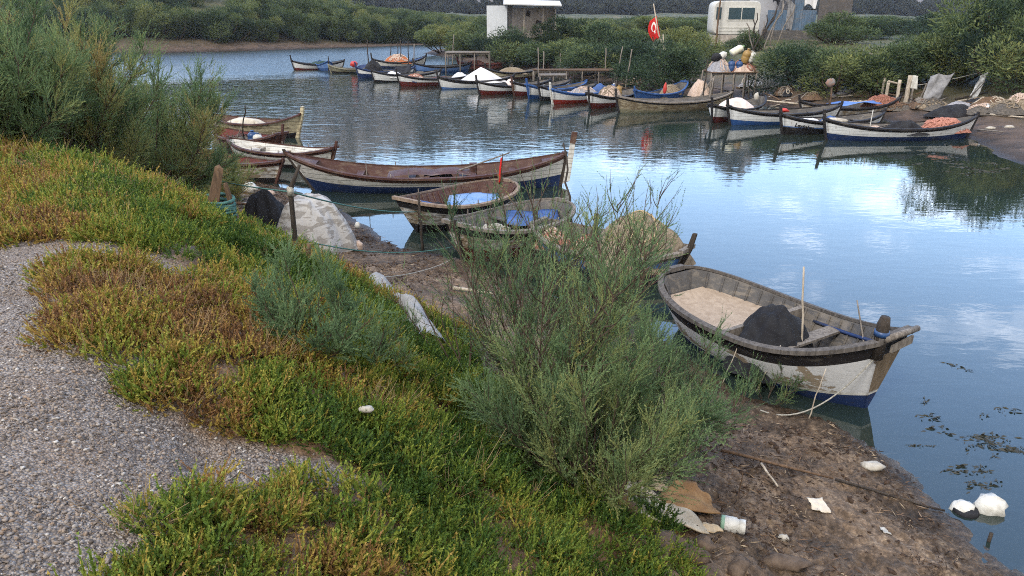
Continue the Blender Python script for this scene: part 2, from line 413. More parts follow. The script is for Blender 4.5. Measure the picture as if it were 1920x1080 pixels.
# ------------------------------------------------------------------ water
def water_mat():
    k = NT('water'); c = k.coord()
    sp = k.n('ShaderNodeSeparateXYZ'); k.l(c, sp.inputs[0])
    big = k.noise(k.mapping(c, (.05, .03, 1)), 1.0, 3)
    # ruffled by the wind out in the river on the far side, calm near the banks
    far = k.ramp(k.math('ADD', k.math('MULTIPLY', k.math('SUBTRACT', sp.outputs[1], k.math('MULTIPLY', sp.outputs[0], .75)), .01), k.math('MULTIPLY', k.math('SUBTRACT', big, .5), .25)),
                 [(.2, .014), (.34, .028), (.46, .075), (.70, .11), (.9, 1)])
    n1 = k.noise(k.mapping(c, (1.0, 2.2, 1)), 1.5, 3, .5, .6)
    n2 = k.noise(k.mapping(c, (.5, 1.5, 1)), .55, 3, .5, .3)
    n3 = k.noise(k.mapping(c, (1, 1.5, 1)), 7, 2)
    h = k.math('ADD', k.math('MULTIPLY', n1, .55), k.math('ADD', k.math('MULTIPLY', n2, .7), k.math('MULTIPLY', n3, .05)))
    b = k.bump(h, far, .32)
    deep = k.mix(k.ramp(k.noise(c, .2, 3), [(.3, 0), (.7, 1)]), (.012, .022, .022), (.020, .026, .018))
    k.fin(deep, k.ramp(far, [(.14, .02), (.6, .30)]), b, .5); k.b.inputs['IOR'].default_value = 1.62
    return k.m
xs = np.array([-2600, 2600.]); me = mesh_np('water', [(-2600, -400, 0), (2600, -400, 0), (2600, 2600, 0), (-2600, 2600, 0)], np.array([[0, 1, 2, 3]]), [water_mat()])
tag(link('water', me), kind='structure')

# ------------------------------------------------------------------ scatter (only for what nobody could count)
def scatter(name, P, rot, scl, idx, tint, srcs, label=None, cat=None):
    n = len(P)
    me = bpy.data.meshes.new(name); me.vertices.add(n); me.vertices.foreach_set('co', np.asarray(P, np.float32).ravel())
    at = me.attributes.new('rot', 'FLOAT_VECTOR', 'POINT'); at.data.foreach_set('vector', np.asarray(rot, np.float32).ravel())
    for k, a in (('scl', scl), ('tint', tint), ('var', np.random.default_rng(3).random(n))):
        at = me.attributes.new(k, 'FLOAT', 'POINT'); at.data.foreach_set('value', np.asarray(a, np.float32))
    at = me.attributes.new('idx', 'INT', 'POINT'); at.data.foreach_set('value', np.asarray(idx, np.int32))
    me.update()
    o = link(name, me)
    c = bpy.data.collections.new(name + '_kinds')
    for i, s in enumerate(srcs): c.objects.link(bpy.data.objects.new('%s_kind_%02d' % (name, i), s))
    g = bpy.data.node_groups.new(name, 'GeometryNodeTree')
    g.interface.new_socket('Geometry', in_out='INPUT', socket_type='NodeSocketGeometry'); g.interface.new_socket('Geometry', in_out='OUTPUT', socket_type='NodeSocketGeometry')
    N = lambda t: g.nodes.new(t)
    gi, go, ip, ci = N('NodeGroupInput'), N('NodeGroupOutput'), N('GeometryNodeInstanceOnPoints'), N('GeometryNodeCollectionInfo')
    ci.inputs['Collection'].default_value = c; ci.inputs['Separate Children'].default_value = True; ci.inputs['Reset Children'].default_value = True
    ip.inputs['Pick Instance'].default_value = True
    L = g.links.new
    L(gi.outputs[0], ip.inputs['Points']); L(ci.outputs[0], ip.inputs['Instance'])
    for nm, dt, sk in (('rot', 'FLOAT_VECTOR', 'Rotation'), ('scl', 'FLOAT', 'Scale'), ('idx', 'INT', 'Instance Index')):
        na = N('GeometryNodeInputNamedAttribute'); na.data_type = dt; na.inputs['Name'].default_value = nm
        out = [q for q in na.outputs if q.enabled and q.name == 'Attribute'][0]
        L(out, ip.inputs[sk])
    L(ip.outputs[0], go.inputs[0])
    md = o.modifiers.new('scatter', 'NODES'); md.node_group = g
    return tag(o, label, cat, kind='stuff')

# ------------------------------------------------------------------ plant shapes
def needles(base, dirs, length, width, rng, outw=None):
    """one thin triangle per needle; base, dirs (n,3)"""
    n = len(base)
    d = dirs / np.linalg.norm(dirs, axis=1, keepdims=True)
    r = rng.normal(size=(n, 3)); s = np.cross(d, r); s /= np.linalg.norm(s, axis=1, keepdims=True) + 1e-9
    L = np.asarray(length).reshape(-1, 1); Wd = np.asarray(width).reshape(-1, 1)
    V = np.stack([base - s * Wd * .5, base + s * Wd * .5, base + d * L], 1).reshape(-1, 3)
    return V

def leaf4(base, dirs, length, width, rng):
    """one slim rhombus per leaf"""
    n = len(base)
    d = dirs / np.linalg.norm(dirs, axis=1, keepdims=True)
    r = rng.normal(size=(n, 3)); s = np.cross(d, r); s /= np.linalg.norm(s, axis=1, keepdims=True) + 1e-9
    L = np.asarray(length).reshape(-1, 1); Wd = np.asarray(width).reshape(-1, 1)
    m = base + d * L * .45
    return np.stack([base, m - s * Wd * .5, base + d * L, m + s * Wd * .5], 1).reshape(-1, 3)

def plumes(start, d0, length, nl, leaf, lw, rng, curve=.35, spread=.75, spine=.0022):
    """feathery shoots. start,d0 (n,3), length (n). Returns verts, tris, shoot index per vertex"""
    n = len(start); d0 = d0 / np.linalg.norm(d0, axis=1, keepdims=True)
    up = np.array([0, 0, 1.0]); bend = up * curve + rng.normal(size=(n, 3)) * .28
    t = np.linspace(.06, 1, nl)
    pts = start[:, None, :] + d0[:, None, :] * (length[:, None, None] * t[None, :, None]) + bend[:, None, :] * (length[:, None, None] * .5 * (t ** 2)[None, :, None])
    tan = d0[:, None, :] + bend[:, None, :] * t[None, :, None]; tan /= np.linalg.norm(tan, axis=2, keepdims=True)
    side = rng.normal(size=(n, nl, 3)); side -= tan * (side * tan).sum(2, keepdims=True); side /= np.linalg.norm(side, axis=2, keepdims=True)
    dirs = (tan + side * spread).reshape(-1, 3)
    ll = leaf * (rng.uniform(.6, 1.25, (n, nl)) * (1.05 - .55 * t[None, :])).ravel()
    V = needles(pts.reshape(-1, 3), dirs, ll, lw * rng.uniform(.7, 1.3, n * nl), rng)
    idx = np.repeat(np.arange(n), nl * 3)
    # the spine: a thin three-sided blade
    q = np.stack([start, pts[:, nl // 2], pts[:, -1]], 1)
    s = np.cross(d0, rng.normal(size=(n, 3))); s /= np.linalg.norm(s, axis=1, keepdims=True)
    a = np.stack([q[:, 0] - s * spine, q[:, 0] + s * spine, q[:, 1], q[:, 1] - s * spine * .8, q[:, 1] + s * spine * .8, q[:, 2]], 1).reshape(-1, 3)
    V = np.vstack([V, a]); idx = np.append(idx, np.repeat(np.arange(n), 6))
    return V, np.arange(len(V)).reshape(-1, 3), idx

def clump_mesh(name, mat, seed, n=70, rad=.17, h=.22, nl=12, leaf=.032, lw=.0145):
    rng = np.random.default_rng(seed)
    a = rng.uniform(0, 2 * PI, n); q = np.sqrt(rng.uniform(0, 1, n)) * rad
    b = np.stack([q * np.cos(a), q * np.sin(a), h * (.15 + .55 * rng.uniform(0, 1, n)) * (1 - .45 * (q / rad) ** 2)], 1)
    d = np.stack([np.cos(a) * q / rad * .9, np.sin(a) * q / rad * .9, .75 + 0 * a], 1) + rng.normal(size=(n, 3)) * .5
    L = rng.uniform(.05, .12, n) * h / .22
    V, F, idx = plumes(b, d, L, nl, leaf, lw, rng, curve=.5, spread=.72, spine=.006)
    # bare lower stems down to the soil
    s = np.zeros((n, 3)); s[:, :2] = b[:, :2] * .35
    V2 = needles(s, b - s, np.linalg.norm(b - s, axis=1) * 1.1, .006 * np.ones(n), rng)
    tint = rng.normal(0, .15, n)[idx]
    zz = np.clip(V[:, 2] / h, 0, 1.4)
    return mesh_np(name, np.vstack([V, V2]), np.vstack([F, len(V) + np.arange(3 * n).reshape(-1, 3)]), [mat],
                   dict(local=np.append(tint, np.full(3 * n, .55))))

def stalk_mesh(name, mat, seed, n=26):
    """a clump of dry bent stalks, a few forking"""
    rng = np.random.default_rng(seed); lines = []
    for i in range(n):
        a = rng.uniform(0, 2 * PI); L = rng.uniform(.14, .38); tl = rng.uniform(.1, 1.1); m = 5; t = np.linspace(0, 1, m)[:, None]
        d = np.array([math.cos(a) * math.sin(tl), math.sin(a) * math.sin(tl), math.cos(tl)]); bend = rng.normal(size=3) * [.35, .35, .18]
        P = np.array([math.cos(a), math.sin(a), 0]) * rng.uniform(0, .08) + d * L * t + bend * L * .5 * t ** 2; lines.append((P, .0032, .0012))
        for f in range(rng.integers(0, 3)):
            k = rng.integers(1, 4); q = d * .6 + rng.normal(size=3) * .5; lines.append((P[k] + q * L * .3 * np.linspace(0, 1, 3)[:, None], .002, .0009))
    return wood_tubes(lines, name, mat, 3)

def cover_mat():
    k = NT('succulent_foliage')
    t = k.math('ADD', k.attr('tint', 'INSTANCER'), k.math('ADD', k.attr('local'), k.math('MULTIPLY', k.math('SUBTRACT', k.attr('var', 'INSTANCER'), .5), .24)))
    col = k.ramp(t, [(.0, (.040, .085, .018)), (.22, (.100, .155, .024)), (.42, (.195, .235, .036)), (.60, (.330, .245, .052)), (.74, (.255, .138, .052)), (.9, (.18, .092, .042)), (1, (.10, .055, .03))])
    k.fin(col, .6, None, .2)
    tr = k.n('ShaderNodeBsdfTranslucent'); k.l(col, tr.inputs[0]); ms = k.n('ShaderNodeMixShader'); ms.inputs[0].default_value = .22
    k.l(k.b.outputs[0], ms.inputs[1]); k.l(tr.outputs[0], ms.inputs[2]); k.l(ms.outputs[0], k.out.inputs[0])
    return k.m

def wood_tubes(lines, name, mat, n=5):
    """many tapering stems as one numpy mesh: lines = [(pts (m,3), r0, r1)]"""
    VV, FF, off = [], [], 0
    for P, r0, r1 in lines:
        P = np.asarray(P); m = len(P); tg = np.gradient(P, axis=0); tg /= np.linalg.norm(tg, axis=1, keepdims=True) + 1e-9
        ref = np.array([.31, .2, .93]) if abs(tg[0][2]) < .8 else np.array([1, .1, 0.])
        a = np.cross(tg, ref); a /= np.linalg.norm(a, axis=1, keepdims=True) + 1e-9; b = np.cross(tg, a)
        rr = np.linspace(r0, r1, m)[:, None, None]; q = 2 * PI * np.arange(n) / n
        V = P[:, None, :] + rr * (a[:, None, :] * np.cos(q)[None, :, None] + b[:, None, :] * np.sin(q)[None, :, None])
        i = np.arange(m - 1)[:, None] * n; j = np.arange(n)[None, :]; j2 = (j + 1) % n
        FF.append(np.stack([i + j, i + j2, i + n + j2, i + n + j], -1).reshape(-1, 4) + off); VV.append(V.reshape(-1, 3)); off += m * n
    return mesh_np(name, np.vstack(VV), np.vstack(FF), [mat], smooth=True)

BARK = None
def tamarisk(name, loc, seed, H, spread, nstem, nside, nplume, plume=.28, leaf=.03, lw=.004, nl=14, lean=(0, 0), tint=.5, airy=0.0, mat=None, r0=.018, label=None, cat='shrub', group=None, low=0.0, tvar=.22, cover_from=.22):
    """a feathery bush: stems from one root, side branches, and shoots set with small needles"""
    rng = np.random.default_rng(seed)
    root = empty(name, loc); tag(root, label, cat, group)
    lines = []; st, dr_, ln, tn = [], [], [], []
    for i in range(nstem):
        az = 2 * PI * (i + rng.uniform(-.4, .4)) / nstem * 1.618; tilt = rng.uniform(.08, 1) ** .8 * spread
        L = H * rng.uniform(.68, 1.08) * (1 - .22 * tilt)
        d = np.array([math.cos(az) * math.sin(tilt) + lean[0], math.sin(az) * math.sin(tilt) + lean[1], math.cos(tilt)])
        if low and rng.random() < low: d[2] *= .3; L *= .75
        d /= np.linalg.norm(d); m = 9; t = np.linspace(0, 1, m)[:, None]
        wv = rng.normal(size=3) * .10
        P = d * L * t + np.array([0, 0, 1]) * L * .20 * t ** 2 * math.sin(tilt) + np.sin(t * 5 + rng.uniform(0, 6)) * wv * L * .5 * t + np.array([math.cos(az), math.sin(az), 0]) * .05
        lines.append((P, r0 * rng.uniform(.6, 1.1) * L / H, .0025))
        ctint = rng.normal(0, tvar * .6)
        for j in range(nside):
            u = rng.uniform(cover_from, 1.0) ** .85; x = u * (m - 1); k = min(int(x), m - 2); p = P[k] + (P[k + 1] - P[k]) * (x - k)
            tg = P[k + 1] - P[k]; tg /= np.linalg.norm(tg)
            rd = rng.normal(size=3); rd -= tg * rd.dot(tg); rd /= np.linalg.norm(rd)
            sd = tg * .8 + rd * rng.uniform(.45, .95) + np.array([0, 0, .18]); sd /= np.linalg.norm(sd)
            sl = H * rng.uniform(.13, .30) * (1.15 - .55 * u)
            q = np.linspace(0, 1, 5)[:, None]; SPt = p + sd * sl * q + np.array([0, 0, 1]) * sl * .25 * q ** 2 + rng.normal(size=3) * .06 * sl * np.sin(q * 3)
            lines.append((SPt, .0055 * H / 2.2, .0015))
            tt = rng.normal(0, tvar * .5) + ctint
            npl = max(1, int(nplume * (1 - airy * u) * rng.uniform(.6, 1.3)))
            for g in range(npl):
                v = rng.uniform(.15, 1.0); x2 = v * 4; k2 = min(int(x2), 3); pp = SPt[k2] + (SPt[k2 + 1] - SPt[k2]) * (x2 - k2)
                rd2 = rng.normal(size=3); rd2 /= np.linalg.norm(rd2)
                dd = sd * .9 + rd2 * .65 + np.array([0, 0, .25])
                st.append(pp); dr_.append(dd); ln.append(plume * rng.uniform(.5, 1.2)); tn.append(tint + tt + rng.normal(0, tvar * .3))
    V, F, idx = plumes(np.array(st), np.array(dr_), np.array(ln), nl, leaf, lw, rng, curve=.35, spread=.6)
    # tips are younger and paler
    tnt = np.array(tn)[idx]
    link('crown', mesh_np('tamarisk_crown', V, F, [mat], dict(tint=tnt)), root)
    link('trunk', wood_tubes(lines, 'tamarisk_trunk', BARK), root)
    return root

def shrub_meshes(seed, n=2600, lobes=9, leaf=.22, lw=.055, flat=.75, mat=None, tvar=.16):
    """unit shrub about 1 wide and 1 high in lumpy masses of small leaf sprays, ground at z=0"""
    rng = np.random.default_rng(seed)
    C = np.stack([rng.normal(0, .25, lobes), rng.normal(0, .25, lobes), rng.uniform(.18, .72, lobes)], 1); Rr = rng.uniform(.14, .27, lobes)
    C[:, :2] *= (1.15 - .6 * C[:, 2:3])
    k = rng.integers(0, lobes, n); d = rng.normal(size=(n, 3)); d /= np.linalg.norm(d, axis=1, keepdims=True)
    rr = Rr[k] * rng.uniform(.45, 1.08, n); b = C[k] + d * rr[:, None]; b[:, 2] = np.abs(b[:, 2])
    dirs = d * .8 + np.array([0, 0, .55]) + rng.normal(size=(n, 3)) * .45
    V = leaf4(b, dirs, leaf * rng.uniform(.4, 1.1, n), lw * rng.uniform(.6, 1.3, n), rng)
    lt = rng.normal(0, tvar, lobes)
    tint = .5 + np.repeat(lt[k] + rng.normal(0, .10, n) + (b[:, 2] - .45) * .18, 4)
    crown = mesh_np('shrub_crown', V, np.arange(4 * n).reshape(-1, 4), [mat], dict(tint=tint))
    lines = []
    for i in range(7):
        c = C[i % lobes]; t = np.linspace(0, 1, 5)[:, None]
        lines.append((np.array([rng.normal(0, .03), rng.normal(0, .03), -.04]) * (1 - t) + c * t + np.array([c[0], c[1], 0]) * .4 * np.sin(t * PI), .016, .005))
    return crown, wood_tubes(lines, 'shrub_trunk', BARK)
# ------------------------------------------------------------------ boats
WHITE = paint('white_paint', (.60, .60, .58), (.30, .27, .22), .35, grime=.35, seams=.55)
WHITE_CLEAN = paint('bright_white_paint', (.72, .74, .76), (.40, .38, .34), .22, grime=.3, seams=.35)
WHITE_OLD = paint('old_white_paint', (.56, .56, .56), (.24, .19, .13), .62, grime=.5, seams=.6)
CREAM = paint('cream_paint', (.50, .45, .31), (.22, .17, .11), .5, grime=.5, seams=.6)
OLIVE = paint('olive_paint', (.26, .25, .17), (.14, .12, .09), .5)
BLUE = paint('blue_paint', (.028, .085, .26), (.12, .13, .15), .28)
NAVY = paint('navy_paint', (.016, .035, .115), (.05, .05, .05), .4)
BLACKP = paint('black_paint', (.018, .016, .018), (.09, .08, .07), .35)
MAROON = paint('maroon_paint', (.13, .022, .018), (.06, .04, .03), .45)
BROWNP = paint('brown_paint', (.075, .034, .028), (.14, .095, .07), .45)
GREYP = paint('grey_paint', (.085, .082, .083), (.17, .15, .13), .5)
PALEBLUE = paint('faded_blue_paint', (.10, .20, .46), (.22, .25, .30), .4)
TANW = wood('bare_tan_wood', (.19, .145, .10), (.10, .075, .05))
GREYW = wood('weathered_grey_wood', (.225, .20, .175), (.085, .073, .065))
PALEW = wood('pale_driftwood', (.46, .41, .34), (.22, .18, .14))
DARKW = wood('dark_wood', (.055, .045, .038), (.022, .018, .016))
BROWNW = wood('brown_wood', (.15, .095, .06), (.06, .04, .028))
BARK = wood('bark', (.10, .068, .05), (.035, .026, .022))
TARP_BLACK = cloth('black_tarp', (.022, .023, .027), (.010, .010, .013), 3)
TARP_BLUE = cloth('blue_tarp', (.045, .095, .26), (.022, .05, .14), 3, .6)
TARP_WHITE = cloth('white_tarp', (.62, .62, .64), (.48, .48, .51), 2)
TARP_GREY = cloth('grey_tarp', (.24, .24, .25), (.13, .13, .14), 3)
NET_PINK = cloth('pink_net', (.36, .165, .125), (.20, .085, .065), 16, .95, 1)
NET_PALE = cloth('pale_net', (.50, .40, .34), (.34, .25, .2), 18, .95, 1)
NET_TAN = cloth('tan_net', (.25, .205, .15), (.14, .11, .08), 14, .95, 1)
NET_GREY = cloth('grey_net', (.17, .17, .19), (.30, .30, .33), 16, .95, 1)
NET_DARK = cloth('dark_net', (.055, .05, .045), (.12, .105, .09), 14, .95, 1)
NET_ORANGE = cloth('orange_net', (.40, .14, .06), (.25, .08, .04), 16, .95, 1)
PLASTIC_W = cloth('white_plastic', (.54, .54, .52), (.40, .39, .36), 7, .45, .6)
PLASTIC_B = plain('blue_plastic', (.02, .06, .17), .4)
PLASTIC_Y = plain('yellow_plastic', (.26, .16, .045), .45)
PLASTIC_R = plain('red_plastic', (.45, .04, .03), .45)
FOAM = cloth('white_foam', (.42, .40, .36), (.27, .245, .21), 6, .85, .6)
ROPE = cloth('pale_rope', (.38, .37, .33), (.22, .21, .19), 40)
ROPE_GREEN = cloth('green_rope', (.08, .19, .17), (.04, .10, .10), 40)

def patch_paint():
    """white boat side worn to bare wood in large ragged patches"""
    k = NT('patchy_white_paint'); c = k.coord()
    n1 = k.noise(k.mapping(c, (1.0, 1, 2.6)), 1.5, 7, .6, .4); n2 = k.noise(k.mapping(c, (2, 2, 9)), 4, 6, .6); n3 = k.noise(c, 40, 3)
    m = k.ramp(k.math('ADD', k.math('MULTIPLY', n1, .8), k.math('MULTIPLY', n2, .2)), [(.527, 0), (.545, 1)])
    base = k.mix(k.ramp(n2, [(.3, 0), (.75, .5)]), (.58, .59, .61), (.38, .38, .39))
    col = k.mix(m, base, k.mix(n2, (.30, .25, .19), (.21, .165, .12)))
    col = k.mix(.35, col, k.ramp(n3, [(.3, .6), (.7, 1)]), 'MULTIPLY')
    return k.fin(col, .65, k.bump(k.math('ADD', k.math('MULTIPLY', m, -.5), n2), .3, .008), .25)
WHITE_PATCHY = patch_paint()

class Hull:
    def __init__(s, L, B, g0=.5, gb=.35, gs=.2, dr=.28, rake=.35, wb=.10, ws=.10, e=2.4, rs=.3, es=None, qs=.85):
        s.es, s.qs = es or e, qs
        s.L, s.B, s.g0, s.gb, s.gs, s.dr, s.rake, s.wb, s.ws, s.e, s.rs = L, B, g0, gb, gs, dr, rake, wb, ws, e, rs
    def g(s, u): return s.g0 + (s.gb * max(0, u) ** 2.4 if u > 0 else s.gs * (-u) ** 2.4)
    def k(s, u): return -s.dr + s.dr * .75 * abs(u) ** 5
    def b(s, u):
        w = (s.wb if u > 0 else s.ws) / 2
        return w + (s.B / 2 - w) * max(0, 1 - abs(u) ** (s.e if u > 0 else s.es)) ** (.85 if u > 0 else s.qs)
    def p(s, u, t, side=1, inset=0.0):
        """u -1 stern .. 1 bow, t 0 keel .. 1 gunwale"""
        g, k = s.g(u), s.k(u); pw = .38 + .42 * abs(u) ** 3
        y = max(.012, s.b(u) * t ** pw - inset)
        rk = s.rake if u > 0 else s.rs
        x = u * (s.L / 2 - inset) - math.copysign(rk * (1 - t) * abs(u) ** 3, u)
        return Vector((x, side * y, k + (g - k) * t))
    def tz(s, u, z): return min(1, max(0, (z - s.k(u)) / (s.g(u) - s.k(u))))

def make_boat(name, bow, stern, label, B=1.7, top=None, strake=None, stripe=None, bottom=None, inside=None, rim=None, end=None, group=None,
              boot=.12, posts=(.28, .16), post_mat=None, thwarts=(-.55, -.1, .4), deck=True, tilt=(0, 0), z=0.0, lift=0, tholes=True, ribs=False, rudder=False, sk=.13, floor=.02,
              thw_mat=None, cat='rowing boat', N=26, post_w=.09, rim_w=.045, **kw):
    bow = Vector(bow).to_2d(); stern = Vector(stern).to_2d(); c = (bow + stern) / 2; ax = bow - stern
    H = Hull(ax.length, B, **kw)
    root = empty(name, (c.x, c.y, z), 0); root.rotation_euler = (R(tilt[0]), R(tilt[1]), math.atan2(ax.y, ax.x)); root.rotation_mode = 'XYZ'
    tag(root, label, cat, group)
    top = top or WHITE; strake = strake or BLACKP; bottom = bottom or MAROON; stripe = stripe or top; inside = inside or GREYP; rim = rim or strake; end = end or top
    us = [-1 + 2 * i / N for i in range(N + 1)]
    U = lambda t: .45 * t + .55 * math.sin(t * PI / 2)
    us = [U(u) for u in us]
    mb = MB(); cols = []
    for u in us:
        zb = boot + .30 * (H.g(u) - H.g0)
        tb = H.tz(u, zb); t2 = H.tz(u, zb + .045); ts = H.tz(u, H.g(u) - sk)
        ts = max(ts, t2 + .05)
        cols.append([0, tb * .12, tb * .35, tb * .7, tb, t2] + [t2 + (ts - t2) * q for q in (.25, .5, .75)] + [ts, (ts + 1) / 2, 1])
    K = 12; mi = [3, 3, 3, 3, 2, 0, 0, 0, 0, 1, 1]
    for sd in (1, -1):
        V = [H.p(u, t, sd) for u, ts in zip(us, cols) for t in ts]
        for i in range(N):
            for j in range(K - 1):
                f = (i * K + j, (i + 1) * K + j, (i + 1) * K + j + 1, i * K + j + 1)
                mb.f.append(tuple(len(mb.v) + q for q in (f if sd < 0 else f[::-1]))); mb.m.append(mi[j]); mb.sm.append(True)
        mb.v += [tuple(v) for v in V]
    n1 = (N + 1) * K
    for i, fl in ((0, False), (N, True)):                       # the narrow flat ends
        for j in range(K - 1):
            f = (i * K + j, i * K + j + 1, n1 + i * K + j + 1, n1 + i * K + j)
            mb.f.append(f[::-1] if fl else f); mb.m.append(mi[j] if mi[j] != 0 else 4); mb.sm.append(False)
    hull = mb.build('hull', [top, strake, stripe, bottom, end], root)
    # lining of planks inside and the floor boards
    ib = MB(); TI = [.30, .5, .75, .985]; ku = [u * .965 for u in us]
    def ip(u, t, sd):
        return H.p(u, t, sd, .035)
    tf = [max(.28, H.tz(u, floor)) for u in ku]
    for sd in (1, -1):
        ib.grid(lambda a, q, sd=sd: (lambda u: ip(u, max(.28, H.tz(u, floor)) + (.985 - max(.28, H.tz(u, floor))) * q, sd))(U(-1 + 2 * a) * .965), N, 3, 0)
    for u in (-.965, .965):
        ib.grid(lambda a, q, u=u: ip(u, tf[0] + (.985 - tf[0]) * q, 1) * a + ip(u, tf[0] + (.985 - tf[0]) * q, -1) * (1 - a), 2, 2, 0, False)
    if ribs:
        for u in [q * .11 for q in range(-8, 9)]:
            for sd in (1, -1):
                ib.tube([H.p(u, t, sd, .05) for t in (max(.3, H.tz(u, floor)), .6, .8, .97)], .018, 4, 0, False)
    ib.build('inner_planking', inside, root)
    fb = MB(); fb.grid(lambda a, q: (lambda u: ip(u, max(.28, H.tz(u, floor)), 1) * q + ip(u, max(.28, H.tz(u, floor)), -1) * (1 - q) + Vector((0, 0, .004)))(U(-1 + 2 * a) * .96), N, 2, 0, False)
    fb.build('floor_boards', thw_mat or inside, root)
    # gunwale: cap rail all round
    gm = MB(); rw, rh = rim_w, .04
    for sd in (1, -1):
        prof = [(-rw, -rh * .2), (rw * .75, -rh), (rw * .75, rh * .5), (-rw, rh * .9)]
        P = [H.p(u, 1, sd) for u in us]; V = []
        for i, q in enumerate(P):
            t = (P[min(i + 1, N)] - P[max(i - 1, 0)]); nrm = Vector((-t.y, t.x, 0)).normalized() * (1 if sd > 0 else -1)
            for dy, dz in prof: V.append(q + nrm * dy + Vector((0, 0, dz)))
        F = [(i * 4 + j, i * 4 + (j + 1) % 4, i * 4 + 4 + (j + 1) % 4, i * 4 + 4 + j) for i in range(N) for j in range(4)] + [(0, 1, 2, 3), (N * 4 + 3, N * 4 + 2, N * 4 + 1, N * 4)]
        if sd > 0: F = [f[::-1] for f in F]
        gm.add(V, F, 0, False)
    for u, w_ in ((1, H.wb), (-1, H.ws)):
        q = H.p(u, 1, 0); gm.box((q.x - .02 * u, 0, H.g(u) + .012), (.10, w_ + .10, .075), mi=0)
    gm.build('gunwale', rim, root)
    if deck:
        for ua, ub, on in ((.80, .965, True), (-.965, -.84, deck == 2)):
            if not on: continue
            db = MB(); db.grid(lambda a, q, ua=ua, ub=ub: (H.p(ua + (ub - ua) * a, .97, 1, .03) * q + H.p(ua + (ub - ua) * a, .97, -1, .03) * (1 - q)) + Vector((0, 0, -.02 + .03 * math.sin(q * PI))), 5, 4, 0)
            db.build('end_deck', thw_mat or inside, root)
    for u in thwarts:
        hh = H.g(u) - .16; t = H.tz(u, hh); y = H.p(u, t, 1).y - .03
        tb = MB(); tb.box((H.p(u, t, 0).x, 0, hh), (.20, 2 * y, .035), jit=.004); tb.build('thwart', thw_mat or inside, root)
    pm = post_mat or strake
    for u, hp, nm in ((1, posts[0], 'stem_post'), (-1, posts[1], 'stern_post')):
        if hp <= 0: continue
        pb = MB(); pts = []
        for t in (.05, .4, .8, 1.0):
            q = H.p(u, t, 0); pts.append(Vector((q.x + .03 * u, 0, q.z)))
        d = (pts[-1] - pts[-2]).normalized(); pts.append(pts[-1] + d * hp * .6 + Vector((0, 0, hp * .45)))
        for a, b_ in zip(pts[:-1], pts[1:]): pass
        V = []
        for i, q in enumerate(pts):
            wdt = post_w * (1.0 if i < 4 else .85)
            for dx, dy in ((-.5, -.5), (.5, -.5), (.5, .5), (-.5, .5)): V.append(q + Vector((dx * wdt * 1.15, dy * wdt * .8, 0)))
        F = [(i * 4 + j, i * 4 + (j + 1) % 4, i * 4 + 4 + (j + 1) % 4, i * 4 + 4 + j) for i in range(4) for j in range(4)] + [(3, 2, 1, 0), (16, 17, 18, 19)]
        pb.add(V, F); pb.build(nm, pm, root, bevel=.012)
    if rudder:
        rb = MB(); q1, q0 = H.p(-1, 1, 0), H.p(-1, .1, 0)
        pr = [(q1.x - .20, q1.z + .62), (q1.x - .34, q1.z + .60), (q1.x - .26, q1.z - .1), (q0.x - .30, q0.z + .12), (q0.x - .04, q0.z + .02), (q1.x - .09, q1.z - .1)]
        V = [Vector((x, sy, z_)) for sy in (-.028, .028) for x, z_ in pr]; n = len(pr)
        rb.add(V, [tuple(range(n)), tuple(range(n, 2 * n))[::-1]] + [(i, i + n, (i + 1) % n + n, (i + 1) % n) for i in range(n)])
        ro = rb.build('rudder', rudder if hasattr(rudder, 'name') else top, root, bevel=.008)
        hb = MB(); hb.box(((pr[0][0] + pr[1][0]) / 2 + .02, 0, q1.z + .46), (.165, .075, .34), (0, R(-9), 0)); hb.build('rudder_head', strake, ro)
    if tholes:
        for u in (-.25, .25):
            for sd in (1, -1):
                q = H.p(u, 1, sd); tb = MB(); tb.tube([q + Vector((0, -.01 * sd, -.05)), q + Vector((.01, -.01 * sd, .13))], .014, 6); tb.build('thole_pin', GREYW, root)
    root['_'] = 0; del root['_']
    return root, H

def on_boat(bt, u, y, z):
    """place on a boat in the world: u along (-1 stern .. 1 bow), y across in metres, z above the waterline"""
    root, H = bt
    M = Matrix.Translation(root.location) @ root.rotation_euler.to_matrix().to_4x4()
    return M @ Vector((u * H.L / 2, y, z))

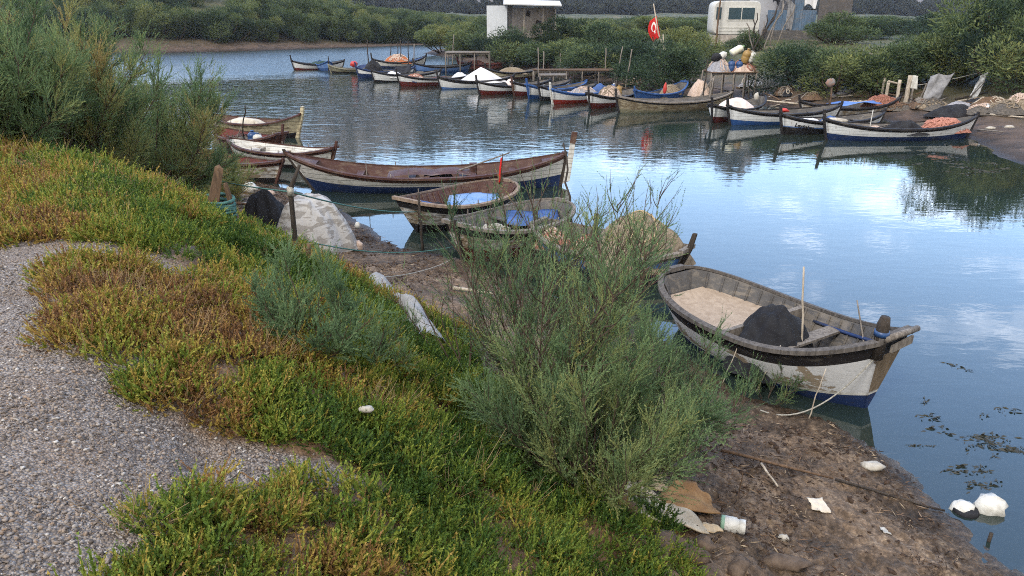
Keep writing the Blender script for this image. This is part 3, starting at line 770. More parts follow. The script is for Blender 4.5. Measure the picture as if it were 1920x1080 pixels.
# ------------------------------------------------------------------ loose things
def heap(name, loc, sx, sy, h, mat, label, cat, seed=0, rz=0.0, folds=.16, lump=.17, peak=2.1, skirt=.0, coils=0, coil_mat=None, coil_r=.022, group=None, z0=-.05, off=(0, 0)):
    """something soft heaped up or covered: a lumpy mound, with folds for a sheet or loops of line for a net"""
    rng = np.random.default_rng(seed); ph = rng.uniform(0, 6, 6); na, nr = 72, 22; V = []; F = []
    def surf(a, r):
        rim = 1 + .10 * math.sin(2 * a + ph[0]) + .07 * math.sin(3 * a + ph[1]) + .04 * math.sin(7 * a + ph[5])
        f = folds * (math.sin(9 * a + ph[2] + 3 * math.sin(a + ph[4])) * .5 + math.sin(15 * a + ph[3]) * .25) * r ** 1.5
        q = r * rim * (1 + f * .35); x, y = q * math.cos(a), q * math.sin(a)
        zz = max(0.0, 1 - r ** peak)
        nz = mnoise.noise(Vector((x * 2.2 + seed * 3.1, y * 2.2, seed))) * lump + mnoise.noise(Vector((x * 6 + seed, y * 6, 1.7))) * lump * .4
        z = h * (zz * (1 + .25 * (off[0] * math.cos(a) + off[1] * math.sin(a)) * r) + nz * (1 - r ** 4) + f * .25 * (1 - r * .6))
        return Vector((x * sx + off[0] * sx * .3 * zz, y * sy + off[1] * sy * .3 * zz, max(z, 0) + z0))
    V.append(surf(0, 0))
    for i in range(1, nr + 1):
        for k in range(na): V.append(surf(2 * PI * k / na, (i / nr) ** .85))
    F = [(0, 1 + k, 1 + (k + 1) % na) for k in range(na)]
    F += [(1 + i * na + k, 1 + (i + 1) * na + k, 1 + (i + 1) * na + (k + 1) % na, 1 + i * na + (k + 1) % na) for i in range(nr - 1) for k in range(na)]
    mb = MB(); mb.add(V, F, 0, True)
    if coils:
        for c in range(coils):
            a0, r0, sp = rng.uniform(0, 2 * PI), rng.uniform(.15, .85), rng.uniform(.12, .38); P = []
            n = 22; ex = rng.uniform(.35, 1); tw = rng.uniform(0, PI)
            cx, cy = r0 * math.cos(a0), r0 * math.sin(a0)
            for i in range(n):
                q = 2 * PI * i / (n - 1) * rng.uniform(.97, 1.03) * .93
                ux, uy = sp * math.cos(q), sp * ex * math.sin(q)
                x, y = cx + ux * math.cos(tw) - uy * math.sin(tw), cy + ux * math.sin(tw) + uy * math.cos(tw)
                P.append(surf(math.atan2(y, x), min(.99, math.hypot(x, y))) + Vector((0, 0, coil_r * rng.uniform(.2, 1.1))))
            mb.tube(P, coil_r * rng.uniform(.7, 1.2), 5, 1)
    o = mb.build(name, [mat, coil_mat or mat], None, loc); o.rotation_euler = (0, 0, rz)
    return tag(o, label, cat, group)

def sag(a, b, drop, n=14):
    a, b = Vector(a), Vector(b)
    return [a.lerp(b, i / n) - Vector((0, 0, drop * 4 * (i / n) * (1 - i / n))) for i in range(n + 1)]

def rope(a, b, drop, label, r=.011, mat=None, name='mooring_rope', group=None):
    mb = MB(); mb.tube(sag(a, b, drop), r, 5); return tag(mb.build(name, mat or ROPE), label, 'rope', group)

def pole(base, tip, r, mat, label, name='wooden_pole', cat='pole', bend=.02, group=None, r1=None):
    base, tip = Vector(base), Vector(tip); rng = random.Random(str(label)); L = (tip - base).length
    P = [base.lerp(tip, i / 6) + Vector((rng.uniform(-1, 1), rng.uniform(-1, 1), 0)) * bend * L * (1 if 0 < i < 6 else 0) for i in range(7)]
    mb = MB(); mb.tube(P, [r + ((r1 or r * .7) - r) * i / 6 for i in range(7)], 7); return tag(mb.build(name, mat), label, cat, group)

def crumple(name, loc, size, mat, label, cat, seed=0, group=None, rz=0.0):
    """a small crumpled or rounded thing lying about"""
    rng = np.random.default_rng(seed); V = []; F = []; nu, nv = 12, 8
    for j in range(nv + 1):
        for i in range(nu):
            a, b = 2 * PI * i / nu, PI * j / nv
            d = Vector((math.sin(b) * math.cos(a), math.sin(b) * math.sin(a), math.cos(b)))
            k = 1 + .35 * mnoise.noise(d * 1.6 + Vector((seed, 0, 0))) + .18 * mnoise.noise(d * 4.5 + Vector((0, seed, 0)))
            V.append((d.x * k * size[0], d.y * k * size[1], d.z * k * size[2]))
    for j in range(nv):
        for i in range(nu): F.append((j * nu + i, (j + 1) * nu + i, (j + 1) * nu + (i + 1) % nu, j * nu + (i + 1) % nu))
    mb = MB(); mb.add(V, F, 0, True); o = mb.build(name, mat, None, Vector(loc) + Vector((0, 0, size[2] * .55))); o.rotation_euler = (0, 0, rz)
    return tag(o, label, cat, group)

def sheet(name, loc, corners, mat, label, cat, thick=.008, warp=.03, seed=0, group=None, n=10):
    """a bent sheet of cardboard, paper or plastic: corners are four points relative to loc"""
    c = [Vector(q) for q in corners]
    def fn(a, b):
        p = c[0] * (1 - a) * (1 - b) + c[1] * a * (1 - b) + c[2] * a * b + c[3] * (1 - a) * b
        return p + Vector((mnoise.noise(Vector((a * 3, b * 3, seed))), mnoise.noise(Vector((a * 3, b * 3, seed + 9))), mnoise.noise(Vector((a * 2.5, b * 2.5, seed + 4))) * 1.3)) * warp
    mb = MB(); mb.grid(fn, n, n); o = mb.build(name, mat, None, loc)
    s = o.modifiers.new('thickness', 'SOLIDIFY'); s.thickness = thick
    return tag(o, label, cat, group)

def jug(loc, h, r, mat, label, rot=(0, 0, 0), name='plastic_jug', cat='jug', cap=None, group=None):
    root = empty(name, loc); root.rotation_euler = rot; tag(root, label, cat, group)
    mb = MB(); mb.lathe([(r * .9, 0), (r, h * .05), (r, h * .42), (r * .94, h * .46), (r, h * .5), (r, h * .68), (r * .75, h * .82), (r * .32, h * .9), (r * .3, h * .95)], n=14)
    mb.tube([(r * .3, 0, h * .9), (r * .95, 0, h * .86), (r * 1.0, 0, h * .62)], r * .12, 5); mb.build('body', mat, root)
    cb = MB(); cb.lathe([(r * .36, h * .94), (r * .36, h * 1.02), (r * .3, h * 1.03)], n=12); cb.build('cap', cap or mat, root)
    return root
# ================================================================== THE SCENE
BG = 'fishing boats moored along the far bank'
# ------------------------------------------------------------------ near boats
boatA = make_boat('fishing_boat', (4.78, 8.40), (2.72, 11.65), 'weathered grey and white boat with peeling side, blunt bow at the muddy water edge', B=1.95, top=WHITE_PATCHY, strake=BLACKP, stripe=WHITE,
    bottom=NAVY, inside=GREYP, rim=wood('dark_grey_rim', (.125, .113, .105), (.05, .045, .042)), end=TANW, wb=.58, ws=.2, es=2.8, qs=.55, g0=.66, gb=.45, gs=.22, rake=.22, e=2.4, boot=.10, rim_w=.05, posts=(0, 0), deck=False, thwarts=(), tholes=False, ribs=True, thw_mat=GREYW, sk=.24, cat='boat', N=34)
rA, HA = boatA
def part(mb, name, mat, root, **k): return mb.build(name, mat, root, **k)
mb = MB(); mb.tube([(HA.L / 2 - .05, -.27, HA.g(1) - .25), (HA.L / 2 - .04, -.27, HA.g(1) + .20), (HA.L / 2 - .03, -.27, HA.g(1) + .31)], [.075, .078, .055], 10); part(mb, 'mooring_bitt', DARKW, rA)
mb = MB(); mb.tube([(HA.L / 2 - .045, -.27, HA.g(1) + .06), (HA.L / 2 - .04, -.27, HA.g(1) + .125)], .09, 10); part(mb, 'rope_lashing', PLASTIC_B, rA)
mb = MB(); mb.tube([(HA.L / 2 + .03, -.30, HA.g(1) + .04), (HA.L / 2 + .02, .42, HA.g(1) + .02)], [.045, .04], 8); part(mb, 'bow_log', GREYW, rA)
mb = MB(); mb.box((HA.L / 2 + .055, .06, HA.g(1) - .10), (.03, .44, .10), (R(4), 0, 0), jit=.008); part(mb, 'bow_plank', GREYW, rA)
mb = MB(); mb.grid(lambda a, q: HA.p(-.90 + .85 * a, .74, 1, .04) * q + HA.p(-.90 + .85 * a, .74, -1, .04) * (1 - q), 10, 6, 0, False); part(mb, 'stern_deck', wood('pale_deck', (.36, .29, .225), (.26, .20, .15), .5), rA)
mb = MB(); mb.box((-.07, 0, HA.g0 - .10), (.07, 1.8, .16), jit=.01); part(mb, 'deck_beam', GREYW, rA)
for u, hh in ((.30, .17),):
    t = HA.tz(u, HA.g(u) - hh); y = HA.p(u, t, 1).y - .03; mb = MB(); mb.box((HA.p(u, t, 0).x, 0, HA.g(u) - hh), (.22, 2 * y, .035)); part(mb, 'thwart', GREYW, rA)
mb = MB()
for sd in (1,): mb.tube([HA.p(u, .82, sd, .045) for u in (.1, .3, .5, .7)], .03, 5)
part(mb, 'side_stringer', NAVY, rA)
heap('tarp_heap', on_boat(boatA, .14, -.20, .16), .66, .62, .86, TARP_BLACK, 'black tarp bundle lying in the middle of the weathered boat with the peeling side', 'tarp', 3, folds=.25)
pole(on_boat(boatA, .34, .0, .2), W(1507, 500, 1.6), .017, PALEW, 'pale thin stick standing up inside the weathered boat near its bow', 'wooden_stick', 'stick', .008, r1=.013)
pole(on_boat(boatA, .62, .62, .5), W(1607, 563, 1.05), .014, GREYW, 'short grey peg standing on the gunwale of the weathered boat', 'wooden_peg', 'peg', .0)
rope(on_boat(boatA, .97, -.30, .86), G(1425, 775) + Vector((0, 0, .03)), .34, 'grey slack mooring rope from the bitt of the weathered boat to the mud', .010)
for (px, py, qx, qy, zt, lb) in ((1515, 785, 1535, 693, .85, 'thin pale cane standing in the mud beside the bow of the weathered boat'), (1415, 735, 1452, 650, .95, 'thin leaning cane propped in front of the weathered hull'),
                             (1352, 720, 1375, 655, .8, 'short pale cane by the weathered hull at the edge of the tamarisk')):
    b = G(px, py); d = dist(b); pole(b - Vector((0, 0, .05)), b + Vector(((qx - px) / FPX * d, .05, (py - qy) / FPX * d)), .009, PALEW, lb, 'cane', 'cane', .015)

boatLB = make_boat('long_fishing_boat', (-6.45, 21.15), (1.55, 21.75), 'long white boat with dark brown gunwale and tall rudder head, broadside in the water', B=1.85, top=WHITE, strake=BROWNP, stripe=NAVY, bottom=NAVY,
    inside=BROWNP, rim=BROWNP, g0=.47, gb=.62, gs=.50, rake=.75, rs=.15, wb=.08, ws=.10, e=3.0, boot=.17, posts=(.12, .06), deck=2, thwarts=(-.62, -.25, .12, .5), sk=.14, rudder=WHITE, thw_mat=BROWNP, cat='boat', N=40, post_mat=DARKW)
rL, HL = boatLB
mb = MB()
for u0 in (.10, -.16): mb.grid(lambda a, q, u0=u0: Vector((u0 * HL.L / 2 + (a - .5) * 1.5, (q - .5) * .9 + .2, .47 + .16 * math.sin(a * PI) * (1 - (2 * q - 1) ** 2 * .5))), 8, 6)
part(mb, 'hatch_cover', BROWNP, rL)
mb = MB(); mb.box((-.33 * HL.L / 2, .0, .50), (.22, .20, .45), jit=.01); part(mb, 'mast_step', BROWNP, rL)
heap('tarp_bundle', on_boat(boatLB, -.10, .3, .38), .42, .28, .26, TARP_BLACK, 'small black cover humped on the thwarts of the long white boat', 'tarp', 5)
pole(on_boat(boatLB, -.14, .5, .5), on_boat(boatLB, -.60, -.2, .98), .028, GREYW, 'long grey oar resting slantwise on the long white boat', 'oar', 'oar', .004)
pole(on_boat(boatLB, .42, .8, .4), on_boat(boatLB, .42, .8, .98), .014, GREYW, 'taller of two thole sticks on the far gunwale of the long white boat', 'thole_stick', 'stick', 0)
pole(on_boat(boatLB, .13, .85, .4), on_boat(boatLB, .13, .85, .82), .013, GREYW, 'shorter of two thole sticks on the far gunwale of the long white boat', 'thole_stick', 'stick', 0)

boatB = make_boat('fishing_boat', (-2.45, 16.55), (-.15, 19.6), 'tan worn boat with brown inside and faded blue floor, bow on the mud', B=2.0, top=WHITE_OLD, strake=BLACKP, bottom=BLACKP, inside=BROWNP, rim=wood('rim_wood', (.27, .21, .16), (.13, .09, .07)),
    end=PALEBLUE if False else WHITE_OLD, wb=.75, ws=.2, es=2.6, qs=.55, g0=.56, gb=.20, gs=.14, rake=.35, e=2.5, boot=.12, posts=(.0, .0), z=.0, sk=.20, tilt=(0, -2), thw_mat=TARP_BLUE, ribs=True, thwarts=(.35,), deck=False, cat='boat')
heap('tarp_bundle', on_boat(boatB, .35, -.2, .25), .45, .35, .28, TARP_BLACK, 'dark cloth bundle inside the tan boat with the blue floor', 'cloth', 6)
sheet('tarp_sheet', on_boat(boatB, -.30, 0, .36), [(-.7, -.62, 0), (.6, -.7, .02), (.6, .7, 0), (-.7, .6, .02)], cloth('faded_blue_sheet', (.11, .22, .46), (.20, .30, .48), 2), 'faded blue sheet spread inside the tan boat', 'tarp', .006, .05, 3)
boatC = make_boat('fishing_boat', (-1.15, 14.35), (1.15, 17.05), 'white boat with maroon bottom drawn up on the mud, black rail and blue sheet inside', B=1.9, top=WHITE_OLD, strake=BLACKP, stripe=MAROON, bottom=MAROON, inside=GREYP, rim=GREYW, end=WHITE_OLD,
    wb=.68, ws=.2, es=2.6, qs=.55, g0=.56, gb=.20, gs=.16, rake=.3, e=2.5, boot=.14, posts=(.10, .22), z=.06, sk=.20, tilt=(0, -2), ribs=True, thwarts=(-.2,), deck=False, cat='boat', post_mat=DARKW)
sheet('tarp_sheet', on_boat(boatC, -.40, 0, .46), [(-.6, -.6, .04), (.6, -.78, 0), (.6, .78, 0), (-.6, .6, .04)], TARP_BLUE, 'bright blue sheet spread inside the white boat with maroon bottom', 'tarp', .006, .05, 8)
heap('net_heap', on_boat(boatC, .35, .1, .25), .5, .4, .35, NET_TAN, 'small tan heap of line inside the white boat with maroon bottom', 'net', 12, coils=10, coil_mat=ROPE)
boatD = make_boat('fishing_boat', (3.30, 13.25), (.55, 15.3), 'grey and blue boat half hidden behind the tamarisk, piled with tan netting', B=1.75, top=PALEBLUE, strake=GREYP, bottom=NAVY, inside=GREYP, rim=GREYW, end=GREYP, wb=.45, ws=.5, g0=.48, gb=.22, gs=.2,
    posts=(.34, .3), deck=False, thwarts=(.5, -.5), cat='boat', post_mat=DARKW)
heap('net_heap', on_boat(boatD, .36, .05, .30), 1.15, .86, .95, NET_TAN, 'big tan heap of netting covering the grey and blue boat behind the tamarisk', 'net', 14, folds=.12, lump=.16, coils=5, coil_mat=cloth('tan_line', (.42, .33, .2), (.28, .2, .12), 20), coil_r=.014)
heap('net_heap', on_boat(boatD, -.30, .25, .28), .45, .40, .30, NET_PALE, 'small pinkish net pile at the bow of the boat with the tan netting', 'net', 15, coils=14, coil_mat=NET_PINK, coil_r=.014)
heap('net_heap', on_boat(boatD, -.72, -.1, .30), .5, .45, .36, NET_PINK, 'dull pink net pile at the stern of the boat with the tan netting', 'net', 16, coils=14, coil_mat=NET_PALE, coil_r=.014)
pole(on_boat(boatD, .10, -.80, .4), on_boat(boatD, .10, -.80, 1.32), .045, DARKW, 'dark square post standing on the far side of the netting boat', 'wooden_post', 'post', 0, r1=.045)
sheet('plank', on_boat(boatD, .45, -.3, .75), [(-.35, -.05, -.12), (.35, .0, .14), (.35, .1, .16), (-.35, .06, -.1)], PALEW, 'pale plank leaning on the tan heap of netting', 'plank', .02, .005, 2)

boatL4 = make_boat('fishing_boat', (-6.9, 21.95), (-10.6, 24.3), 'grey white boat with dark red inside, beside the pointed bow of the long boat', B=1.6, top=WHITE_OLD, strake=BROWNP, bottom=BLACKP, inside=MAROON, rim=BROWNP, g0=.5, gb=.2, gs=.2, wb=.1, ws=.1, posts=(.1, .1),
    thw_mat=BROWNP, cat='boat', tilt=(-5, 0))
boatL3 = make_boat('fishing_boat', (-5.75, 24.1), (-10.0, 26.3), 'white boat with dull brown rail and rounded brown bow head, second from the tall bush', B=1.5, top=WHITE, strake=BROWNP, bottom=BLACKP, inside=WHITE, rim=BROWNP, g0=.48, gb=.26, gs=.2, wb=.25, ws=.12, end=BROWNP, posts=(.22, .1),
    thw_mat=WHITE_OLD, cat='boat', post_mat=BROWNP)
boatL2 = make_boat('fishing_boat', (-8.2, 26.6), (-11.4, 28.8), 'small boat with rounded dark red deck and plastic cans, third from the tall bush', B=1.5, top=BROWNP, strake=BROWNP, bottom=BLACKP, inside=MAROON, rim=BROWNP, g0=.5, gb=.3, gs=.2, wb=.5, ws=.2, posts=(.35, .1), cat='boat', post_mat=BROWNP)
boatL1 = make_boat('fishing_boat', (-8.55, 30.6), (-12.9, 32.2), 'cream boat with a raised wooden stern head, farthest of the boats by the tall bush', B=1.7, top=CREAM, strake=CREAM, bottom=BLACKP, inside=BROWNP, rim=BROWNP, g0=.55, gb=.42, gs=.2, wb=.15, ws=.2, posts=(.30, .1), cat='boat', post_mat=CREAM, post_w=.14)
jug(on_boat(boatL2, .35, -.1, .3), .42, .17, PLASTIC_W, 'white plastic can in the small dark red boat', (0, 0, 1), cap=PLASTIC_B)
jug(on_boat(boatL2, .10, .05, .3), .45, .18, PLASTIC_B, 'blue plastic can in the small dark red boat', (0, 0, 2))
heap('net_heap', on_boat(boatL2, -.2, 0, .25), .6, .45, .38, NET_DARK, 'dark net pile in the small dark red boat', 'net', 21, coils=10, coil_mat=BROWNP)
heap('tarp_heap', on_boat(boatL1, -.25, 0, .35), 1.0, .62, .40, cloth('dirty_white_tarp', (.50, .47, .41), (.38, .34, .28), 3), 'dirty white cover over the cream boat by the tall bush', 'tarp', 22)
pole(W(455, 272, .2) , W(459, 198, 1.75), .028, DARKW, 'thin dark pole with a bent top standing among the boats by the tall bush', 'wooden_pole', 'pole', .02)
pole(W(436, 278, .2), W(452, 238, 1.0), .025, GREYW, 'short grey leaning pole among the boats by the tall bush', 'wooden_pole', 'pole', .02)

# the red pennant on boat B
fp = on_boat(boatB, -.93, -.1, .45); root = empty('pennant', fp); tag(root, 'small furled red flag on a thin staff at the stern of the tan boat', 'flag')
mb = MB(); mb.tube([(0, 0, -.1), (.02, 0, .45), (.06, 0, .98)], .014, 6); mb.build('staff', DARKW, root)
def furl(a, q): return Vector((.05 - .02 * (1 - q) - a * .10 * (1.15 - q * .6), .05 * math.sin(a * 7 + q * 2) * a, .22 + .68 * q - .06 * a))
mb = MB(); mb.grid(furl, 8, 10); o = mb.build('flag_cloth', cloth('red_flag', (.52, .022, .018), (.40, .015, .014), 2), root); o.modifiers.new('t', 'SOLIDIFY').thickness = .004

# ------------------------------------------------------------------ things on the near mud
def camo():
    k = NT('printed_sheet'); c = k.coord()
    n = k.noise(k.mapping(c, (2.0, 2.0, 3.4)), 2.1, 2, .45, .35); v = k.noise(c, 11, 4)
    m = k.ramp(n, [(.535, 0), (.555, 1)])
    n2 = k.noise(k.mapping(c, (1.2, 1.2, 6)), 3.1, 2, .4, .2); m2 = k.ramp(n2, [(.60, 0), (.615, .8)])
    col = k.mix(m, (.41, .40, .39), (.265, .25, .235)); col = k.mix(m2, col, (.22, .20, .18))
    return k.fin(k.mix(.35, col, k.ramp(v, [(.3, .6), (.7, 1)]), 'MULTIPLY'), .8, k.bump(k.noise(c, 5, 5), .5, .04), .2)
pt = G(590, 468); heap('covered_net_heap', at_px(586, pt.y + .10, pt.z), .92, .75, 1.15, camo(), 'big heap under a white sheet printed with grey blotches, behind the crooked stake', 'tarp heap', 31, folds=.20, lump=.12, peak=2.6, off=(.05, .1))
pt = G(500, 450); heap('black_tarp_heap', at_px(500, pt.y + .75, pt.z - .05), .60, .55, .95, TARP_BLACK, 'heap under a black tarp left of the white printed heap', 'tarp heap', 32, folds=.35, lump=.14, peak=1.9)
pt = G(672, 470); crumple('net_float', pt, (.10, .09, .12), NET_PALE, 'pale bundle of float line at the foot of the white printed heap', 'float', 4)
crumple('net_float', G(668, 446) + Vector((.05, 0, .22)), (.06, .06, .08), PLASTIC_W, 'small white float on the side of the white printed heap', 'float', 5)
b = G(557, 488); d = dist(b)
root = empty('crooked_stake', b); tag(root, 'dark crooked stake with a forked top standing in front of the white printed heap', 'stake')
sc = d / FPX
mb = MB(); mb.tube([(0, 0, -.1), (.004, 0, 40 * sc), (.008, 0, 90 * sc), (.012, 0, 128 * sc), (.10 * .5, 0, 140 * sc), (22 * sc, 0, 172 * sc)], [.040, .038, .034, .036, .032, .02], 8); mb.build('shaft', DARKW, root)
mb = MB(); mb.tube([(.008, 0, 118 * sc), (.012, 0, 134 * sc)], .048, 8); mb.build('rope_lashing', ROPE, root)
STK = b + Vector((.01, 0, 125 * sc))
pole(G(578, 508) - Vector((0, 0, .05)), G(578, 508) + Vector((.04, 0, .33)), .035, BROWNW, 'short broken stake in the mud right of the crooked stake', 'broken_stake', 'stake')
# stump with teal rope
b = G(408, 425); root = empty('split_stump', b); tag(root, 'split grey stump wrapped with teal rope at the edge of the orange plants', 'stump')
mb = MB(); mb.box((0, 0, .34), (.17, .12, .86), (0, R(16), .3), taper=.35, jit=.03); mb.box((.20, .02, .24), (.10, .08, .62), (0, R(-8), .2), taper=.35, jit=.02); mb.build('stump', BROWNW, root, bevel=.012)
mb = MB()
for i in range(7): mb.tube([(.05 + .2 * math.cos(q), .14 * math.sin(q), .08 + .045 * i + .03 * math.sin(q + i)) for q in [2 * PI * j / 12 for j in range(13)]], .022, 5)
mb.build('rope_wrap', ROPE_GREEN if True else ROPE, root)
# driftwood and scraps by the water on the left
for (a, c_, r, lb) in (((345, 371), (405, 366), .06, 'pale curved driftwood log beside the tall bush'), ((425, 366), (505, 352), .035, 'thin brown driftwood branch on the mud by the moored boats'),
                       ((440, 385), (520, 392), .035, 'straight pole lying on the mud left of the black tarp heap'), ((395, 352), (470, 360), .03, 'grey stick lying at the water edge near the grey white boat')):
    p, q = G(*a), G(*c_); pole(p + Vector((0, 0, .05)), q + Vector((0, 0, .06)), r, PALEW if r > .05 else BROWNW, lb, 'driftwood', 'driftwood', .03)
crumple('plastic_bag', G(408, 360), (.16, .13, .13), FOAM, 'white crumpled bag at the end of the pale curved log', 'bag', 7)
jug(G(470, 362) + Vector((-.2, 0, .14)), .46, .16, PLASTIC_W, 'white plastic can lying on the mud under the grey white boat', (R(90), 0, R(70)))
crumple('foam_float', G(505, 366), (.17, .12, .09), NET_PALE, 'pale float beside the white can on the mud', 'float', 8)
crumple('paper_scrap', G(458, 385), (.18, .08, .04), FOAM, 'flat white scrap on the mud left of the black tarp heap', 'scrap', 9)
crumple('paper_scrap', G(362, 402), (.12, .08, .05), FOAM, 'small white scrap at the edge of the orange plants', 'scrap', 10)
# mooring lines
rope(G(375, 352) + Vector((0, 0, .35)), STK, .05, 'taut green mooring line from the tall bush to the crooked stake', .012, ROPE_GREEN)
rope(STK, on_boat(boatB, .9, .2, .5), .10, 'green mooring line from the crooked stake to the tan boat', .012, ROPE_GREEN)
rope(G(455, 432) + Vector((0, 0, .12)), on_boat(boatC, .98, 0, .3), .28, 'teal line drooping past the heaps to the white boat with maroon bottom', .011, ROPE_GREEN)
rope(G(680, 535) + Vector((0, 0, .12)), on_boat(boatC, 1.0, 0, .06), .12, 'pale rope from the white net on the slope to the keel of the white boat', .010)
pole(W(1072, 420, .2), W(1056, 268, 1.95), .030, DARKW, 'tall crooked dark branch standing behind the tamarisk', 'crooked_branch', 'pole', .03)
b = G(793, 470); pole(b - Vector((0, 0, .1)), b + Vector((-.05, .1, 1.25)), .035, DARKW, 'dark stake standing in the mud at the bow of the tan boat', 'stake', 'stake', .012)
# white netting trailing down through the plants
p0, p1 = G(712, 548), G(815, 660)
def trail(a, q):
    c_ = p0.lerp(p1, a); s_ = Vector(((p1 - p0).y, -(p1 - p0).x, 0)).normalized()
    w_ = .24 + .08 * math.sin(a * 7); x = c_ + s_ * (q - .5) * 2 * w_
    zz = .26 + .07 * math.sin(a * 9 + 1) - .35 * (2 * q - 1) ** 2 + .07 * mnoise.noise(Vector((a * 9, q * 5, 2)))
    return Vector((x.x, x.y, gz(x.x, x.y) + max(.03, zz)))
mb = MB(); mb.grid(trail, 34, 12); tag(mb.build('white_net', cloth('white_net', (.30, .30, .30), (.22, .22, .22), 14, .95, 1)), 'white netting trailing down the slope through the orange plants', 'net')
p, q = G(850, 545), G(925, 556); pole(p + Vector((0, 0, .05)), q + Vector((0, 0, .05)), .035, PALEW, 'pale stick lying on the mud in front of the maroon bottom', 'driftwood', 'driftwood', .01)
crumple('paper_scrap', G(875, 624), (.09, .07, .07), FOAM, 'small bluish white scrap on the mud behind the thin shoots', 'scrap', 11)
crumple('paper_scrap', G(690, 815) + Vector((0, 0, .16)), (.05, .025, .02), FOAM, 'tiny white scrap caught on the green plants of the slope', 'scrap', 12)
# ---- bottom right corner
CARD = cloth('cardboard', (.42, .33, .22), (.33, .25, .16), 6, .9, .2); CARDB = cloth('brown_cardboard', (.30, .18, .085), (.22, .125, .06), 6, .9, .2); CARDP = cloth('pale_board', (.47, .40, .30), (.38, .31, .22), 6, .9, .2)
def ground_sheet_px(name, pts, mat, label, cat, up=(.04,) * 4, warp=.03, seed=0, thick=.012):
    P = [G(*p) for p in pts]; c_ = sum(P, Vector()) / 4
    return sheet(name, c_, [q - c_ + Vector((0, 0, u)) for q, u in zip(P, up)], mat, label, cat, thick, warp, seed, n=14)
ground_sheet_px('cardboard_sheet', [(1150, 975), (1330, 1003), (1290, 965), (1175, 925)], CARDP, 'large pale flattened cardboard sheet under the tamarisk', 'cardboard', (.10, .03, .06, .14), .035, 1)
ground_sheet_px('cardboard_strip', [(1195, 925), (1262, 945), (1258, 925), (1215, 908)], CARD, 'narrow pale cardboard strip under the tamarisk branches', 'cardboard', (.12, .10, .12, .14), .02, 2)
ground_sheet_px('cardboard_box', [(1225, 950), (1350, 975), (1325, 945), (1265, 918)], CARDB, 'torn brown cardboard piece standing up behind the pale sheet', 'cardboard', (.05, .04, .09, .14), .045, 3)
ground_sheet_px('cardboard_flap', [(1310, 1000), (1356, 1003), (1335, 990), (1305, 985)], CARD, 'small cardboard flap beside the green ended jar', 'cardboard', (.02, .02, .05, .04), .02, 4)
ground_sheet_px('cardboard_strip', [(1140, 988), (1200, 1000), (1195, 985), (1150, 972)], CARDB, 'brown cardboard strip at the edge of the green plants', 'cardboard', (.02, .02, .04, .05), .02, 5)
b = G(1376, 992); root = empty('plastic_jar', b + Vector((-.13, -.02, .085))); root.rotation_euler = (R(90), 0, R(72)); tag(root, 'white plastic jar with a pale green end lying on the mud beside the cardboard', 'jar')
mb = MB(); mb.lathe([(.062, 0), (.070, .008), (.072, .03), (.072, .13), (.060, .14), (.060, .155), (.066, .16), (.066, .205), (.060, .21)], n=20); mb.build('body', PLASTIC_W, root)
mb = MB(); mb.lathe([(.060, -.006), (.070, .0), (.071, .004), (.073, .03), (.0805, .031)][:4], n=20); mb.build('base', plain('pale_green_plastic', (.20, .34, .25), .5), root)
ground_sheet_px('paper_sheet', [(1525, 965), (1558, 966), (1540, 945), (1510, 943)], cloth('paper', (.56, .50, .42), (.46, .40, .32), 5, .9, .2), 'pale bent paper card on the open mud', 'paper', (.03, .02, .05, .06), .02, 6, .004)
crumple('white_stone', G(1636, 884), (.13, .08, .05), FOAM, 'rounded pale stone near the water edge', 'stone', 20)
crumple('paper_scrap', G(1468, 1012), (.05, .035, .035), FOAM, 'small white scrap on the mud right of the jar', 'scrap', 21)
ground_sheet_px('paper_scrap', [(1655, 1003), (1672, 1006), (1662, 996), (1648, 992)], FOAM, 'thin white strip of paper on the mud near the water', 'scrap', (.02, .01, .02, .02), .01, 7, .003)
def lying(a, c_, r, mat, lb, name='stick', up=(.04, .04)):
    p, q = G(*a), G(*c_); pole(p + Vector((0, 0, up[0])), q + Vector((0, 0, up[1])), r, mat, lb, name, 'stick', .012)
lying((1350, 862), (1560, 905), .020, BROWNW, 'long brown cane lying across the mud from the tamarisk', 'cane', (.10, .05))
lying((1565, 908), (1770, 962), .016, DARKW, 'dark wet stick running down into the water', 'stick', (.05, .02))
lying((1425, 880), (1457, 922), .014, PALEW, 'short pale forked twig below the long cane', 'twig', (.07, .04))
pole(G(1386, 925) - Vector((0, 0, .03)), G(1386, 925) + Vector((.01, 0, .24)), .007, BROWNW, 'thin upright twig in the mud below the tamarisk', 'twig', 'twig', .01)
STONE = cloth('stone', (.12, .088, .066), (.065, .047, .036), 8, .9, .8)
for (px, py, s_, lb, sd) in ((1240, 1028, (.19, .10, .06), 'flat brown stone below the cardboard', 1), (1318, 1032, (.10, .09, .08), 'small tan stone right of the flat brown stone', 2), (1470, 1063, (.19, .10, .06), 'long flat stone at the lower edge of the mud', 3),
                             (1385, 1068, (.14, .08, .05), 'grey stone left of the long flat stone', 4), (1172, 968, (.12, .09, .10), 'dark brown chunk between the green plants and the cardboard', 5), (1290, 1050, (.16, .09, .07), 'dark stone below the flat brown stone', 6)):
    crumple('stone', G(px, py), s_, STONE if sd != 5 else BROWNW, lb, 'stone', 30 + sd, rz=sd)
